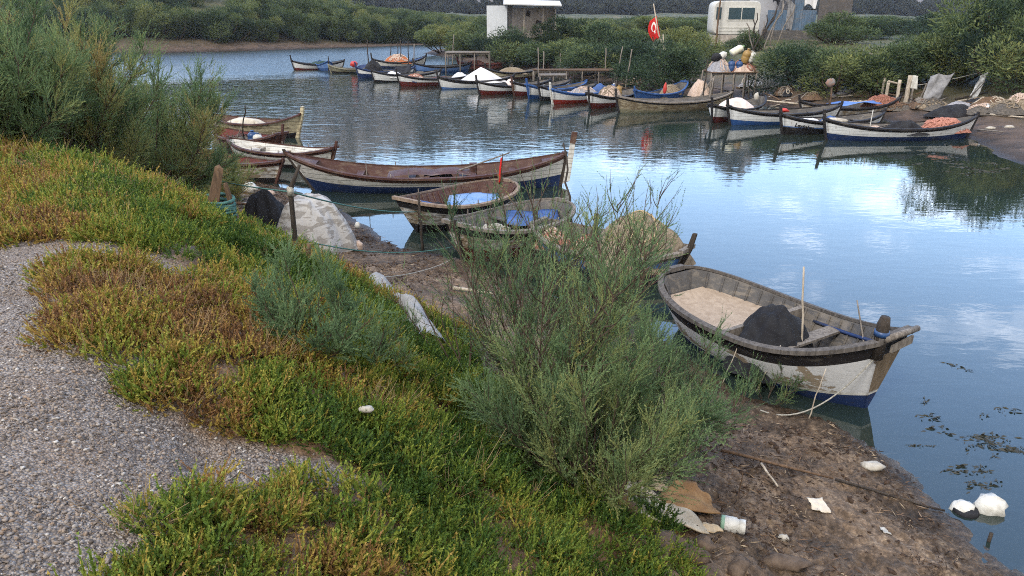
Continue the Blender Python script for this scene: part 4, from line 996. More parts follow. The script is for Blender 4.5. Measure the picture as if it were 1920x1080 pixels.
# bags in the water
b = W(1842, 960, 0); root = empty('plastic_bag', b); tag(root, 'two lobed white plastic bag half sunk in the water', 'bag')
for nm, dx, s_, sd in (('bag_lobe', .09, (.155, .14, .15), 51), ('bag_lobe', -.17, (.13, .11, .10), 52)):
    o = crumple(nm, (dx, .05, -.06), s_, PLASTIC_W, None, None, sd); o.parent = root
mb = MB(); mb.lathe([(.09, -.05), (.135, .0), (.12, .035), (.05, .05)], (-.17, .02, 0), 12); mb.build('dark_underside', TARP_BLACK, root)  # black rounded disc beneath the smaller lobe, at the waterline
mb = MB(); mb.tube([(0, 0, -.1), (.01, 0, .10)], .018, 6); o = mb.build('stub', DARKW, None, W(1853, 1015, 0)); tag(o, 'dark stub sticking out of the water below the white bag', 'stub')

# ------------------------------------------------------------------ plants on the near bank
COVER = cover_mat()
clumps = [clump_mesh('succulent_clump', COVER, 100 + i, 64 + 8 * (i % 3), .15 + .02 * (i % 3), .20 + .02 * i % .07) for i in range(7)]
STALK = wood('dry_stalks', (.36, .27, .15), (.22, .14, .075), 6)
clumps += [stalk_mesh('dry_stalk_clump', STALK, 150 + i) for i in range(3)]
def ground_cover():
    rng = np.random.default_rng(11); n = 130000
    x = rng.uniform(-16, 6, n); y = rng.uniform(-1.5, 28, n)
    h, dn, dr, dl = land(x, y)
    r = np.hypot(x, y)
    edge = (fbm(x * 1.1, y * 1.1, 61, 3) - .5)
    lo = np.interp(y, [0, 4, 6, 9, 13, 18, 24], [3.6, 3.6, 3.5, 3.6, 4.9, 5.2, 3.7])
    m = sstep(lo - .15, lo + .25, dn + edge * 1.8) * sstep(8.9, 8.5, dn + edge * .8 + 1.4 * sstep(4.5, 2.5, y))
    gap = sstep(.69, .75, fbm(x * .75 + 3, y * .75, 66, 3)) * sstep(3.6, 4.6, r)
    m *= 1 - .95 * gap
    # the tongue of plants on the path in front
    fg = [G(*p) for p in [(120, 1140), (165, 1040), (245, 965), (400, 925), (560, 930), (650, 938), (770, 928), (1000, 950), (1200, 1130), (1200, 1400), (300, 1500)]]
    m = np.maximum(m, sstep(-.05, .06, sdist(x, y, [(p.x, p.y) for p in fg]) + edge * .15))
    # small patch on the far part of the path
    fp = [W(-60, 470, 3.2), W(-60, 395, 3.2), W(60, 402, 3.2), W(150, 445, 3.2), W(110, 470, 3.2)]
    m = np.maximum(m, .9 * sstep(-.05, .12, sdist(x, y, [(p.x, p.y) for p in fp])))
    m *= sstep(.02, -.02, on_path(x, y) + (fbm(x * 5, y * 5, 45) - .5) * .16)
    area = 22 * 29.5; dens = np.interp(r, [0, 4.5, 12, 30], [170, 95, 62, 40]); keep = rng.random(n) < m * dens * area / n
    keep &= (y > .5) & (np.abs(np.arctan2(x, y)) < R(50))
    x, y, h, dn, r = x[keep], y[keep], h[keep], dn[keep], r[keep]; k = len(x)
    t = .32 + (fbm(x * .55, y * .55, 71, 3) - .5) * 1.12 + (fbm(x * 2.4, y * 2.4, 73, 2) - .5) * .85
    t += .16 * sstep(7.0, 7.5, dn + edge[keep]) + .26 * sstep(4.4, 3.6, dn) * sstep(8, 14, y) + .10 * sstep(9, 16, y)
    t -= .10 * sstep(4.2, 2.2, y) * sstep(0.4, 1.0, x)
    t = np.clip(t, .02, .98)
    sc = rng.uniform(.65, 1.2, k) * np.interp(r, [0, 3, 7, 14, 30], [.62, .66, .78, 1.15, 1.7]) * (1 - .3 * sstep(.7, .95, t))
    rot = np.stack([rng.normal(0, .16, k) - .1, rng.normal(0, .16, k), rng.uniform(0, 6.28, k)], 1)
    kind = np.where(rng.random(k) < .035 + .20 * sstep(.55, .85, t), rng.integers(7, 10, k), rng.integers(0, 7, k))
    return np.stack([x, y, h - .03], 1), rot, sc, kind, t
P_, R_, S_, I_, T_ = ground_cover()
print('ground cover clumps', len(P_))
scatter('succulent_ground_cover', P_, R_, S_, I_, T_, clumps, 'green, golden and rust coloured low succulent plants covering the near slope', 'ground cover')

TAM = leafmat('tamarisk_foliage', [(0, (.040, .072, .036)), (.3, (.090, .148, .072)), (.52, (.155, .225, .098)), (.74, (.24, .255, .092)), (1, (.31, .22, .085))], trans=.38)
def tam_at(px, py, **k):
    p = G(px, py); return tamarisk('tamarisk_bush', p - Vector((0, 0, .05)), mat=TAM, **k)
# the big bush in the middle: several root stocks, each a bush of its own
tam_at(1105, 935, seed=1, H=1.4, spread=.95, nstem=25, nside=20, nplume=12, plume=.18, leaf=.032, lw=.0078, nl=17, tint=.44, tvar=.13, lean=(-.06, .06), r0=.012, low=.08, label='dense bright green tamarisk in front, its lowest branches over the cardboard')
tam_at(1010, 815, seed=2, H=2.15, spread=.60, nstem=19, nside=19, nplume=9, plume=.19, leaf=.032, lw=.0072, nl=16, tint=.48, lean=(.10, 0), r0=.014, airy=.2, label='tall airy tamarisk with dark stems in front of the white boat with maroon bottom')
tam_at(1195, 868, seed=3, H=1.55, spread=.95, nstem=25, nside=20, nplume=11, plume=.18, leaf=.032, lw=.0078, nl=16, tint=.47, tvar=.14, lean=(.05, 0), r0=.014, airy=.1, label='wide tamarisk spreading towards the weathered boat with the peeling side')
tam_at(1075, 740, seed=4, H=2.6, spread=.55, nstem=17, nside=19, nplume=8, plume=.16, leaf=.032, lw=.0072, nl=15, tint=.48, lean=(.05, .02), r0=.013, airy=.5, label='thin bare topped tamarisk rising against the netting boat and the water')
tam_at(868, 712, seed=5, H=1.25, spread=.5, nstem=6, nside=9, nplume=3, plume=.14, leaf=.032, lw=.0072, nl=14, tint=.45, lean=(-.28, 0), r0=.011, airy=.6, label='sparse leaning tamarisk shoots left of the tall airy tamarisk')
tam_at(1440, 752, seed=6, H=.55, spread=1.15, nstem=9, nside=9, nplume=4, plume=.14, leaf=.032, lw=.0072, nl=14, tint=.42, lean=(.3, -.1), r0=.008, label='small low tamarisk branches on the mud beneath the weathered boat')
tam_at(575, 665, seed=7, H=.62, spread=1.1, nstem=18, nside=12, nplume=6, plume=.13, leaf=.03, lw=.0075, nl=16, tint=.30, lean=(.1, 0), r0=.008, low=.2, tvar=.08, label='small bluish green tamarisk low on the slope left of the white netting')
tam_at(690, 690, seed=8, H=.5, spread=1.2, nstem=10, nside=9, nplume=4, plume=.12, leaf=.03, lw=.0075, nl=14, tint=.36, r0=.007, low=.2, tvar=.1, label='low thin tamarisk sprig below the white netting')
# the big bush on the left
def tam_y(px, Y, **k):
    p = at_px(px, Y, 1.2); p.z = gz(p.x, p.y) - .05; return tamarisk('tamarisk_bush', p, mat=TAM, **k)
kw = dict(plume=.24, leaf=.044, lw=.0115, nl=17, r0=.024, tvar=.2, cover_from=.08)
tam_y(305, 14.7, seed=11, H=2.45, spread=1.0, nstem=38, nside=26, nplume=12, tint=.60, lean=(.10, 0), label='tall dense tamarisk by the left bank, its branches reaching over the boats', low=.25, **kw)
tam_y(178, 11.9, seed=12, H=2.25, spread=.95, nstem=38, nside=26, nplume=12, tint=.70, label='dense tamarisk with golden tops at the left of the slope', low=.2, **kw)
tam_y(60, 9.8, seed=13, H=1.85, spread=.95, nstem=38, nside=26, nplume=12, tint=.64, label='tamarisk near the left edge of the view, left of the golden topped one', low=.2, **kw)
tam_y(-85, 9.0, seed=14, H=1.8, spread=.95, nstem=30, nside=22, nplume=9, tint=.64, label='tamarisk cut by the left edge of the view', low=.2, **kw)
tam_y(392, 17.9, seed=15, H=1.35, spread=1.2, nstem=22, nside=18, nplume=9, tint=.62, lean=(.2, 0), label='low spreading tamarisk with rusty patches at the edge of the mud by the boats', low=.3, **kw)
tam_y(150, 20.5, seed=16, H=3.2, spread=.9, nstem=24, nside=20, nplume=9, tint=.50, label='darker tamarisk standing behind the golden topped one', **kw)
tam_y(20, 22, seed=17, H=3.0, spread=.85, nstem=24, nside=20, nplume=9, tint=.46, label='tallest dark tamarisk at the top left corner', **kw)

# ------------------------------------------------------------------ gravel and litter
def stone_mesh(seed, mat):
    rng = np.random.default_rng(seed); mb = MB(); V = []
    for j in range(5):
        for i in range(6):
            a, b = 2 * PI * i / 6, PI * j / 4; V.append(Vector((math.sin(b) * math.cos(a), math.sin(b) * math.sin(a) * .75, math.cos(b) * .5)) * (.5 + .16 * rng.normal()))
    F = [(j * 6 + i, (j + 1) * 6 + i, (j + 1) * 6 + (i + 1) % 6, j * 6 + (i + 1) % 6) for j in range(4) for i in range(6)]
    return mesh_np('pebble', V, np.array(F), [mat])
def pebble_mat():
    k = NT('pebbles'); t = k.attr('var', 'INSTANCER')
    col = k.ramp(t, [(0, (.08, .066, .057)), (.3, (.18, .152, .135)), (.55, (.26, .228, .205)), (.75, (.235, .165, .115)), (.94, (.31, .28, .255)), (1, (.52, .50, .48))])
    return k.fin(k.mix(.3, col, k.ramp(k.noise(k.coord(), 9, 3), [(.3, .6), (.7, 1)]), 'MULTIPLY'), .8, None, .25)
pm = pebble_mat(); pebs = [stone_mesh(i, pm) for i in range(5)]
def pebbles():
    rng = np.random.default_rng(5); n = 170000
    a = rng.uniform(-R(48), R(20), n); r = 1.6 + 9.5 * rng.random(n) ** 1.5; x, y = r * np.sin(a), r * np.cos(a)
    h, dn, *_ = land(x, y); e = (fbm(x * 1.6, y * 1.6, 41) - .5)
    k = rng.random(n) < np.maximum(sstep(6.7, 7.3, dn + e * .8), sstep(-.08, .12, on_path(x, y))) * (.35 + .65 * sstep(.35, .55, fbm(x * 1.7, y * 1.7, 91)))
    x, y, h, r = x[k], y[k], h[k], r[k]; m = len(x)
    s = .007 + .020 * rng.random(m) ** 3.5
    return np.stack([x, y, h + s * .12], 1), rng.uniform(0, 6.28, (m, 3)) * [.08, .08, 1], s, rng.integers(0, 5, m), rng.random(m)
q = pebbles(); scatter('gravel', *q, pebs, 'grey and pinkish gravel of the path', 'gravel')
def twig_mat():
    k = NT('mud_litter'); t = k.attr('var', 'INSTANCER')
    return k.fin(k.ramp(t, [(0, (.02, .014, .011)), (.55, (.06, .038, .027)), (.85, (.14, .09, .06)), (1, (.30, .24, .17))]), .9, None, .2)
tm = twig_mat(); tws = []
for i in range(5):
    rng = np.random.default_rng(300 + i); b = rng.normal(0, .05, (9, 3)) * [1, 1, .12]; dd = rng.normal(size=(9, 3)) * [1, 1, .25]
    tws.append(mesh_np('twig_litter', *(lambda V: (V, np.arange(len(V)).reshape(-1, 4)))(leaf4(b + [0, 0, .012], dd, rng.uniform(.03, .11, 9), rng.uniform(.005, .014, 9), rng)), [tm]))
def twigs():
    rng = np.random.default_rng(6); n = 42000; x = rng.uniform(-12, 5.5, n); y = rng.uniform(3.5, 27, n)
    h, dn, *_ = land(x, y); c = fbm(x * 1.2, y * 1.2, 95)
    k = (rng.random(n) < sstep(.05, .4, dn) * sstep(4.6, 3.2, dn) * sstep(.36, .6, c)); x, y, h = x[k], y[k], h[k]; m = len(x)
    return np.stack([x, y, h + .004], 1), np.stack([rng.normal(0, .1, m), rng.normal(0, .1, m), rng.uniform(0, 6.28, m)], 1), rng.uniform(.5, 1.5, m), rng.integers(0, 5, m), rng.random(m)
q = twigs(); 
CL = wood('mud_clod', (.075, .048, .034), (.03, .02, .015)); cls_ = [stone_mesh(40 + i, CL) for i in range(4)]
def clods():
    rng = np.random.default_rng(16); n = 30000; x = rng.uniform(-11, 5.5, n); y = rng.uniform(3.5, 26, n); h, dn, *_ = land(x, y)
    k = rng.random(n) < sstep(-.05, .25, dn) * sstep(4.4, 3.2, dn) * sstep(.42, .62, fbm(x * 1.6, y * 1.6, 97)) * .8; x, y, h = x[k], y[k], h[k]; m = len(x); s = .015 + .07 * rng.random(m) ** 3
    return np.stack([x, y, h + s * .1], 1), np.stack([rng.normal(0, .2, m), rng.normal(0, .2, m), rng.uniform(0, 6.28, m)], 1), s, rng.integers(0, 4, m), rng.random(m)
qq = clods(); scatter('mud_clods', *qq, cls_, 'dark clods and crumbs on the mud', 'clods')
scatter('mud_litter', *q, tws, 'dry plant litter and twigs strewn over the mud', 'litter')
# dark bits of weed floating near the right edge
wm_ = plain('dark_weed', (.03, .03, .022), .6); rng = np.random.default_rng(8); ws = []
ws = [mesh_np('weed', *(lambda V: (V, np.arange(len(V)).reshape(-1, 4)))(leaf4(rng.normal(0, .05, (10, 3)) * [1.6, .6, 0], rng.normal(size=(10, 3)) * [1, .6, .02], rng.uniform(.04, .12, 10), rng.uniform(.012, .03, 10), rng)), [wm_]) for _ in range(4)]
def weeds():
    pts = []
    for cx, cy, sx, sy, n in ((1850, 825, 60, 14, 26), (1790, 690, 25, 6, 4), (1720, 835, 30, 6, 6), (1800, 885, 60, 14, 12), (1880, 850, 40, 20, 12), (1850, 905, 40, 8, 8), (1760, 300, 80, 18, 30), (1850, 320, 50, 14, 18), (1880, 770, 40, 12, 6), (1760, 790, 60, 30, 8)):
        for _ in range(int(n * .6)): p = W(cx + rng.normal() * sx * .6, cy + rng.normal() * sy * .6, .006); pts.append(p)
    P = np.array(pts); k = gz; h = land(P[:, 0], P[:, 1])[0]; P = P[h < -.02]; m = len(P); dd = np.hypot(P[:, 0], P[:, 1])
    return P, np.stack([0 * dd, 0 * dd, rng.normal(0, .5, m)], 1), rng.uniform(.5, 1.3, m) * np.interp(dd, [8, 30], [.8, 2]), rng.integers(0, 4, m), rng.random(m)
q = weeds(); scatter('floating_weed', *q, ws, 'dark bits of weed floating on the water', 'weed')
# ------------------------------------------------------------------ boats along the far bank
def fb(px, py, dirv, L, label, z=0, **k):
    b = W(px, py, 0); d = Vector(dirv).normalized(); b2 = Vector((b.x, b.y)) - d * .15
    k.setdefault('N', 18); k.setdefault('B', 1.6); k.setdefault('wb', .34); k.setdefault('g0', .50); k.setdefault('gb', .34); k.setdefault('gs', .24); k.setdefault('rake', .22); k.setdefault('tholes', False)
    k.setdefault('posts', (.36, .12)); k.setdefault('top', WHITE_CLEAN); k.setdefault('boot', .16); k.setdefault('post_w', .11)
    return make_boat('fishing_boat', b2, b2 + d * L, label, group=BG, cat='boat', **k)
D = (.85, .52)
f1 = fb(1548, 262, (1, .08), 6.4, 'long white boat with navy bottom, carrying a pink net and a black tarp', B=1.75, bottom=NAVY, rim=BLACKP, gs=.42, boot=.18)
f2 = fb(1466, 252, (.95, .32), 5.4, 'white boat with dark lettering on its bow and a black bottom', bottom=BLACKP, stripe=PALEBLUE, boot=.24)
f3 = fb(1368, 234, (.97, .22), 5.8, 'white boat with blue waterline and black rail, just left of the lettered boat', bottom=BLUE, gs=.3)
f4 = fb(1335, 231, (.66, .75), 5.6, 'white boat with maroon bottom and a pale sheeted heap, beside the old beige boat', bottom=MAROON, boot=.2, gs=.36, end=WHITE_CLEAN)
f5 = fb(1160, 211, (.96, .27), 6.6, 'long old beige wooden boat with bare weathered planks', B=1.7, top=paint('bare_beige', (.40, .35, .25), (.18, .14, .09), .7), bottom=OLIVE, stripe=OLIVE, boot=.05, rim=GREYW, gs=.35)
b7 = Vector((6.6, 41.6)); f7 = make_boat('fishing_boat', (6.7, 41.5), (10.3, 45.6), 'bright blue boat with its stern to the shore under the leaning flag', B=1.5, top=BLUE, strake=BLUE, bottom=BLUE, rim=BLUE, group=BG, cat='boat', N=18, gs=.45, end=TANW, ws=.4, tholes=False, posts=(.2, .1))
f8 = fb(1106, 205, (.6, .8), 5.0, 'white boat with maroon bottom just left of the old beige boat', bottom=MAROON, boot=.24)
f9 = fb(1036, 196, (.75, .66), 5.2, 'white boat with bright blue rail, red bottom and a white stem head', strake=BLUE, bottom=paint('red_paint', (.28, .03, .02), (.1, .05, .04), .3), post_mat=WHITE, boot=.18)
f10 = fb(1014, 189, (.75, .66), 4.8, 'narrow white boat with a dark covered bow, left of the blue railed boat', bottom=BLACKP, B=1.2, post_mat=BLACKP, posts=(.5, .1))
f11 = fb(992, 186, (.75, .66), 5.0, 'white boat with a blue bow and blue bottom in the middle of the row', strake=BLUE, bottom=BLUE, post_mat=BLUE, B=1.3, end=PALEBLUE)
f12 = fb(964, 180, (.75, .66), 5.0, 'pale boat with a brown stem, right of the boat with the white bundle', bottom=MAROON, post_mat=BROWNP, B=1.4, end=TANW, boot=.2)
f13 = fb(899, 178, (.86, .5), 5.4, 'white boat with maroon bottom carrying a pink and white bundle', bottom=MAROON, boot=.2)
f14 = fb(826, 167, (.93, .36), 5.4, 'white boat with a broad black rail under a white tent of tarp', bottom=PALEBLUE, boot=.05, sk=.2)
f15 = fb(750, 162, (.93, .36), 5.8, 'white boat with maroon bottom and a high dark stem, left of the white tent', bottom=MAROON, boot=.26, B=1.75)
f16 = fb(702, 154, (.93, .36), 5.2, 'white boat with a round black cover leaning on it', bottom=BLACKP, boot=.08)
f17 = fb(673, 147, (.93, .4), 4.6, 'white boat with a navy bow post and a high black heap', bottom=NAVY, post_mat=NAVY, strake=NAVY, end=NAVY, boot=.3)
f18 = fb(621, 137, (.95, .3), 3.8, 'low olive boat with dark bottom near the left end of the row', top=OLIVE, strake=OLIVE, bottom=BLACKP, boot=.1, g0=.32, posts=(.08, .08), end=WHITE)
b19 = W(615, 134, 0); f19 = make_boat('fishing_boat', (b19.x + .1, b19.y), (b19.x - 1.4, b19.y + 3.0), 'small blue boat with light blue side, second from the left end of the row', B=1.3, top=PALEBLUE, strake=BLUE, bottom=BLUE, rim=BLUE, group=BG, cat='boat', N=16, tholes=False, posts=(.4, .1), post_mat=DARKW, boot=.2)
f20 = fb(552, 132, (.9, .45), 4.6, 'white boat with maroon bottom at the left end of the row', bottom=MAROON, boot=.14, posts=(.45, .1))
f21 = fb(702, 128, (.93, .36), 5.0, 'white boat with an orange net standing behind the others near the open water', bottom=NAVY, top=WHITE, inside=BLUE, gs=.5, strake=BLACKP, posts=(.5, .2))
f22 = fb(780, 137, (.93, .36), 5.0, 'pale boat with blue side tucked between the tent boat and the round black cover', top=PALEBLUE, bottom=BLUE, strake=BLACKP)
f23 = fb(862, 133, (.93, .36), 4.6, 'boat with dull red inside drawn up behind the white tent', top=paint('dull_red', (.34, .12, .10), (.2, .12, .1), .4), strake=MAROON, inside=paint('dull_red', (.34, .12, .10), (.2, .12, .1), .4), bottom=BROWNP, z=.35)
bx = W(1505, 222, .1); f24 = make_boat('fishing_boat', (bx.x, bx.y + .6), (bx.x + 5.6, bx.y + 2.2), 'dark railed boat behind the lettered one, with a blue sheet and a brown net bundle', B=1.6, top=WHITE_OLD, strake=BLACKP, bottom=NAVY, rim=BLACKP, group=BG, cat='boat', N=18, gs=.42, tholes=False)
f25 = fb(915, 150, (.86, .5), 4.6, 'pale boat with a tan interior aground behind the boat with the white bundle', top=CREAM, bottom=BROWNP, z=.15)

# lettering on the bow of the second boat
def lettering(bt, text, u0, zt, size, mat, side=1, font_w=1.0):
    root, H = bt
    cu = bpy.data.curves.new('lettering', 'FONT'); cu.body = text; cu.size = size; cu.extrude = .002; cu.shear = .2; cu.offset = .006
    to = bpy.data.objects.new('lettering', cu); COL.objects.link(to); bpy.context.view_layer.update()
    me = bpy.data.meshes.new_from_object(to.evaluated_get(bpy.context.evaluated_depsgraph_get())); bpy.data.objects.remove(to)
    for v in me.vertices:
        x, z, e = v.co.x * font_w, v.co.y, v.co.z
        u = u0 - side * x / (H.L / 2) * (1 if side > 0 else 1); zz = H.g(u) - zt + z
        p = H.p(u, H.tz(u, zz), side)
        v.co = Vector((p.x, p.y + side * (.010 + e), zz))
    me.materials.clear(); me.materials.append(mat); link('lettering', me, root)
lettering(f2, 'Leyşaban', .84, .36, .22, BLACKP)
lettering(f15, 'Umut', .70, .34, .13, BLUE)

# what lies on them
def onb(bt, u, y, z): return on_boat(bt, u, y, z)
heap('net_heap', onb(f1, -.62, -.15, .30), .98, .62, .52, NET_PINK, 'big pink heap of line at the right end of the long boat with navy bottom', 'net', 61, coils=34, coil_mat=cloth('pink_line', (.42, .20, .155), (.28, .12, .09), 20), coil_r=.035, rz=.1)
heap('tarp_heap', onb(f1, -.02, .25, .30), 1.0, .55, .50, TARP_BLACK, 'black tarp heap in the middle of the long boat with the pink net', 'tarp', 62, folds=.22)
heap('net_heap', onb(f1, .26, -.35, .38), .34, .25, .16, NET_PALE, 'small pale bundle on the rail side of the long boat with the pink net', 'net', 63)
crumple('foam_block', onb(f1, .86, 0, .70), (.5, .16, .10), FOAM, 'long pale roll lying on the bow of the long boat with the pink net', 'roll', 64, rz=-.2)
pole(onb(f1, .36, -.2, .3), onb(f1, .355, -.2, 1.15), .022, PLASTIC_W, 'white stick with a red band upright in the long boat with the pink net', 'wooden_stick', 'stick', 0)
pole(onb(f1, .34, .1, .45), onb(f1, .08, -.35, .52), .022, DARKW, 'dark oar lying across the long boat with the pink net', 'oar', 'oar', 0)
heap('net_heap', onb(f24, -.62, 0, .36), 1.0, .5, .62, cloth('brown_net', (.25, .12, .085), (.16, .075, .05), 18, .95, 1), 'brown bundled net on the dark railed boat behind the long boat', 'net', 65, coils=16, coil_mat=NET_PINK, coil_r=.02, peak=3)
sheet('tarp_sheet', onb(f24, -.05, .1, .62), [(-1.2, -.5, 0), (1.1, -.5, .12), (1.1, .5, .12), (-1.2, .5, 0)], cloth('light_blue_sheet', (.12, .22, .50), (.08, .16, .4), 2), 'light blue sheet spread over the dark railed boat', 'tarp', .01, .08, 5)
heap('tarp_bundle', onb(f2, .45, 0, .34), .7, .42, .34, TARP_WHITE, 'white and blue bundle in the lettered boat', 'tarp', 66)
heap('tarp_bundle', onb(f2, .05, 0, .3), .5, .4, .4, TARP_BLUE, 'blue cloth bundle in the lettered boat', 'tarp', 67)
heap('tarp_heap', onb(f3, .2, 0, .26), 1.3, .5, .24, TARP_BLACK, 'dark cover low over the boat with the blue waterline', 'tarp', 68)
crumple('net_float', onb(f3, -.02, -.2, .5), (.22, .16, .10), PLASTIC_R, 'small red float on the boat with the blue waterline', 'float', 69)
heap('tarp_heap', onb(f4, .12, 0, .32), 1.0, .66, .70, cloth('pale_pink_sheet', (.60, .53, .52), (.50, .42, .40), 4), 'pale pinkish heap under a sheet on the maroon bottomed boat by the old beige one', 'tarp', 70, folds=.08, lump=.06)
crumple('foam_float', onb(f4, -.62, .1, .75), (.12, .12, .22), FOAM, 'white float upright at the stern of the boat with the pale heap', 'float', 71)
heap('net_heap', onb(f8, .12, 0, .3), .85, .6, .80, NET_PALE, 'tall pale brown net heap on the white boat left of the old beige boat', 'net', 72, coils=20, coil_mat=NET_TAN, coil_r=.02)
jug(onb(f8, -.35, -.1, .5), .5, .18, PLASTIC_Y, 'yellow can on the white boat left of the old beige boat', name='plastic_can', cat='can')
heap('net_heap', onb(f9, -.05, -.1, .3), .95, .55, .55, NET_GREY, 'grey white net heap on the boat with the bright blue rail', 'net', 73, coils=14, coil_mat=NET_PALE, coil_r=.02)
heap('net_heap', onb(f9, .48, 0, .34), .5, .42, .30, NET_ORANGE, 'coil of orange line at the bow of the boat with the bright blue rail', 'net', 74, coils=16, coil_mat=NET_PALE, coil_r=.03)
heap('tarp_bundle', onb(f9, -.45, .2, .4), .6, .4, .55, TARP_BLUE, 'deep blue cloth heap behind the grey white net', 'tarp', 75)
heap('tarp_heap', onb(f10, .55, 0, .42), .5, .35, .36, TARP_BLACK, 'black cover on the bow of the narrow white boat', 'tarp', 76)
heap('tarp_heap', onb(f13, .10, -.1, .32), .45, .4, .62, cloth('pale_pink_sheet', (.60, .53, .52), (.50, .42, .40), 4), 'pink and white bundle standing on the maroon bottomed boat', 'bundle', 77, folds=.1)
heap('tarp_heap', onb(f13, .30, 0, .32), .4, .35, .42, TARP_BLACK, 'dark bundle beside the pink and white bundle', 'bundle', 78)
heap('tarp_tent', onb(f14, -.12, 0, .40), 1.75, .78, 1.0, TARP_WHITE, 'white tarp stretched like a tent over the boat with the broad black rail', 'tarp', 79, folds=.10, lump=.03, peak=1.05)
heap('net_heap', onb(f15, .58, 0, .42), .85, .5, .42, NET_PALE, 'pale pink net on the bow of the boat left of the white tent', 'net', 80, coils=14, coil_mat=NET_PINK, coil_r=.025)
heap('tarp_bundle', onb(f15, -.05, 0, .36), .9, .5, .3, BROWNP, 'brown bundle in the boat left of the white tent', 'bundle', 81)
heap('tarp_bundle', onb(f15, -.55, .1, .36), .7, .5, .5, TARP_WHITE, 'white cloth at the stern of the boat left of the white tent', 'tarp', 82)
o = sheet('round_cover', onb(f16, .12, 0, .85), [(-.62, -.45, -.38), (.62, -.45, -.12), (.62, .45, .32), (-.62, .45, .10)], TARP_BLACK, 'black oval cover leaning on the white boat', 'cover', .05, .06, 6)
heap('tarp_bundle', onb(f16, .40, .2, .36), .7, .5, .42, TARP_WHITE, 'white cloth behind the black oval cover', 'tarp', 83)
heap('net_heap', onb(f16, -.4, 0, .34), .7, .5, .4, NET_DARK, 'dark net heap beside the black oval cover', 'net', 84)
heap('tarp_heap', onb(f17, .42, 0, .5), .75, .6, .85, TARP_BLACK, 'lumpy black heap standing high on the boat with the navy bow post', 'tarp', 85, folds=.3)
crumple('net_float', onb(f18, -.1, 0, .55), (.3, .3, .25), PLASTIC_R, 'red float on the low olive boat', 'float', 86)
heap('tarp_heap', onb(f18, -.55, 0, .28), .8, .5, .4, NAVY, 'navy cover on the low olive boat', 'tarp', 87)
heap('tarp_heap', onb(f20, -.1, 0, .36), 1.1, .55, .42, cloth('green_tarp', (.03, .06, .055), (.02, .04, .04), 3), 'dark green cover on the boat at the left end of the row', 'tarp', 88)
heap('net_heap', onb(f21, .05, 0, .42), 1.3, .6, .75, NET_ORANGE, 'orange brown net heap on the boat behind the others', 'net', 89, coils=22, coil_mat=NET_PALE, coil_r=.035)
heap('net_heap', onb(f25, 0, 0, .4), 1.2, .5, .5, NET_TAN, 'tan net pile in the boat behind the white bundle', 'net', 90)
heap('net_heap', onb(f23, .3, 0, .5), .9, .5, .4, NET_PINK, 'dull pink net in the boat with dull red inside', 'net', 91, coils=12)
heap('net_heap', onb(f5, -.2, .1, .30), 1.4, .4, .28, NET_DARK, 'dark low net pile along the old beige boat', 'net', 92)
heap('net_heap', onb(f7, -.35, .1, .4), .7, .45, .55, NET_TAN, 'tan net heap on the bright blue boat', 'net', 93, coils=10)
heap('net_heap', onb(f7, .4, .1, .3), .9, .4, .3, NET_DARK, 'dark net heap towards the bow of the bright blue boat', 'net', 94)
crumple('net_float', onb(f7, .05, .35, .6), (.10, .10, .32), PLASTIC_R, 'orange red float hung on the bright blue boat', 'float', 95)

# poles standing among the boats: foot pixel, head pixel, foot height
PL = [(690, 132, 692, 83, 'thin pole by the orange net boat'), (730, 120, 735, 86, 'first thin mast against the bright water'), (745, 118, 748, 84, 'second thin mast against the bright water'),
      (752, 122, 753, 82, 'third thin mast against the bright water'), (766, 124, 767, 84, 'fourth thin mast against the bright water'), (776, 124, 778, 88, 'short mast nearest the far bushes'),
      (848, 118, 852, 72, 'pale pole by the lean-to with the flat roof'), (1010, 160, 1008, 98, 'bleached pole rising behind the blue bowed boat'), (1019, 150, 1019, 103, 'thick bleached post behind the narrow boat'),
      (1050, 140, 1050, 105, 'bleached post of the old jetty'), (1135, 150, 1134, 98, 'post at the right end of the old jetty'), (1153, 160, 1164, 97, 'forked pole leaning right near the net heap'), (1172, 165, 1181, 102, 'second forked pole leaning right near the net heap'),
      (1203, 152, 1180, 122, 'pale pole leaning left beside the forked poles'), (1313, 128, 1303, 72, 'thin pale pole in front of the dark bushes by the trash platform'), (1262, 150, 1262, 110, 'thin grey pole on the blue boat')]
for fx, fy, hx, hy, lb in PL:
    b = W(fx, fy, .25) if fy < 175 else W(fx, fy, 0); d = dist(b); hgt = (fy - hy) / FPX * d * 1.05
    pole(b - Vector((0, 0, .4)), b + Vector(((hx - fx) / FPX * d, .1, hgt)), .035 + d * .0003, GREYW if 'thin' not in lb or 'pale' in lb else DARKW, lb, 'mooring_pole', 'pole', .012)
# the pole with a rag and a red foot
b = W(1553, 212, .3); d = dist(b); root = empty('rag_pole', b); tag(root, 'brown pole with a red foot and a faded rag at its head', 'pole')
mb = MB(); mb.tube([(0, 0, -.3), (.02, 0, .8), (-.04, 0, 1.38)], .04, 6); mb.build('shaft', BROWNW, root); mb = MB(); mb.lathe([(.05, -.1), (.14, .0), (.12, .16), (.045, .26)], n=8); mb.build('red_foot', PLASTIC_R, root)
o = crumple('rag', (-.10, 0, 1.30), (.22, .12, .20), cloth('faded_rag', (.22, .13, .10), (.16, .17, .18), 7), None, None, 5); o.parent = root

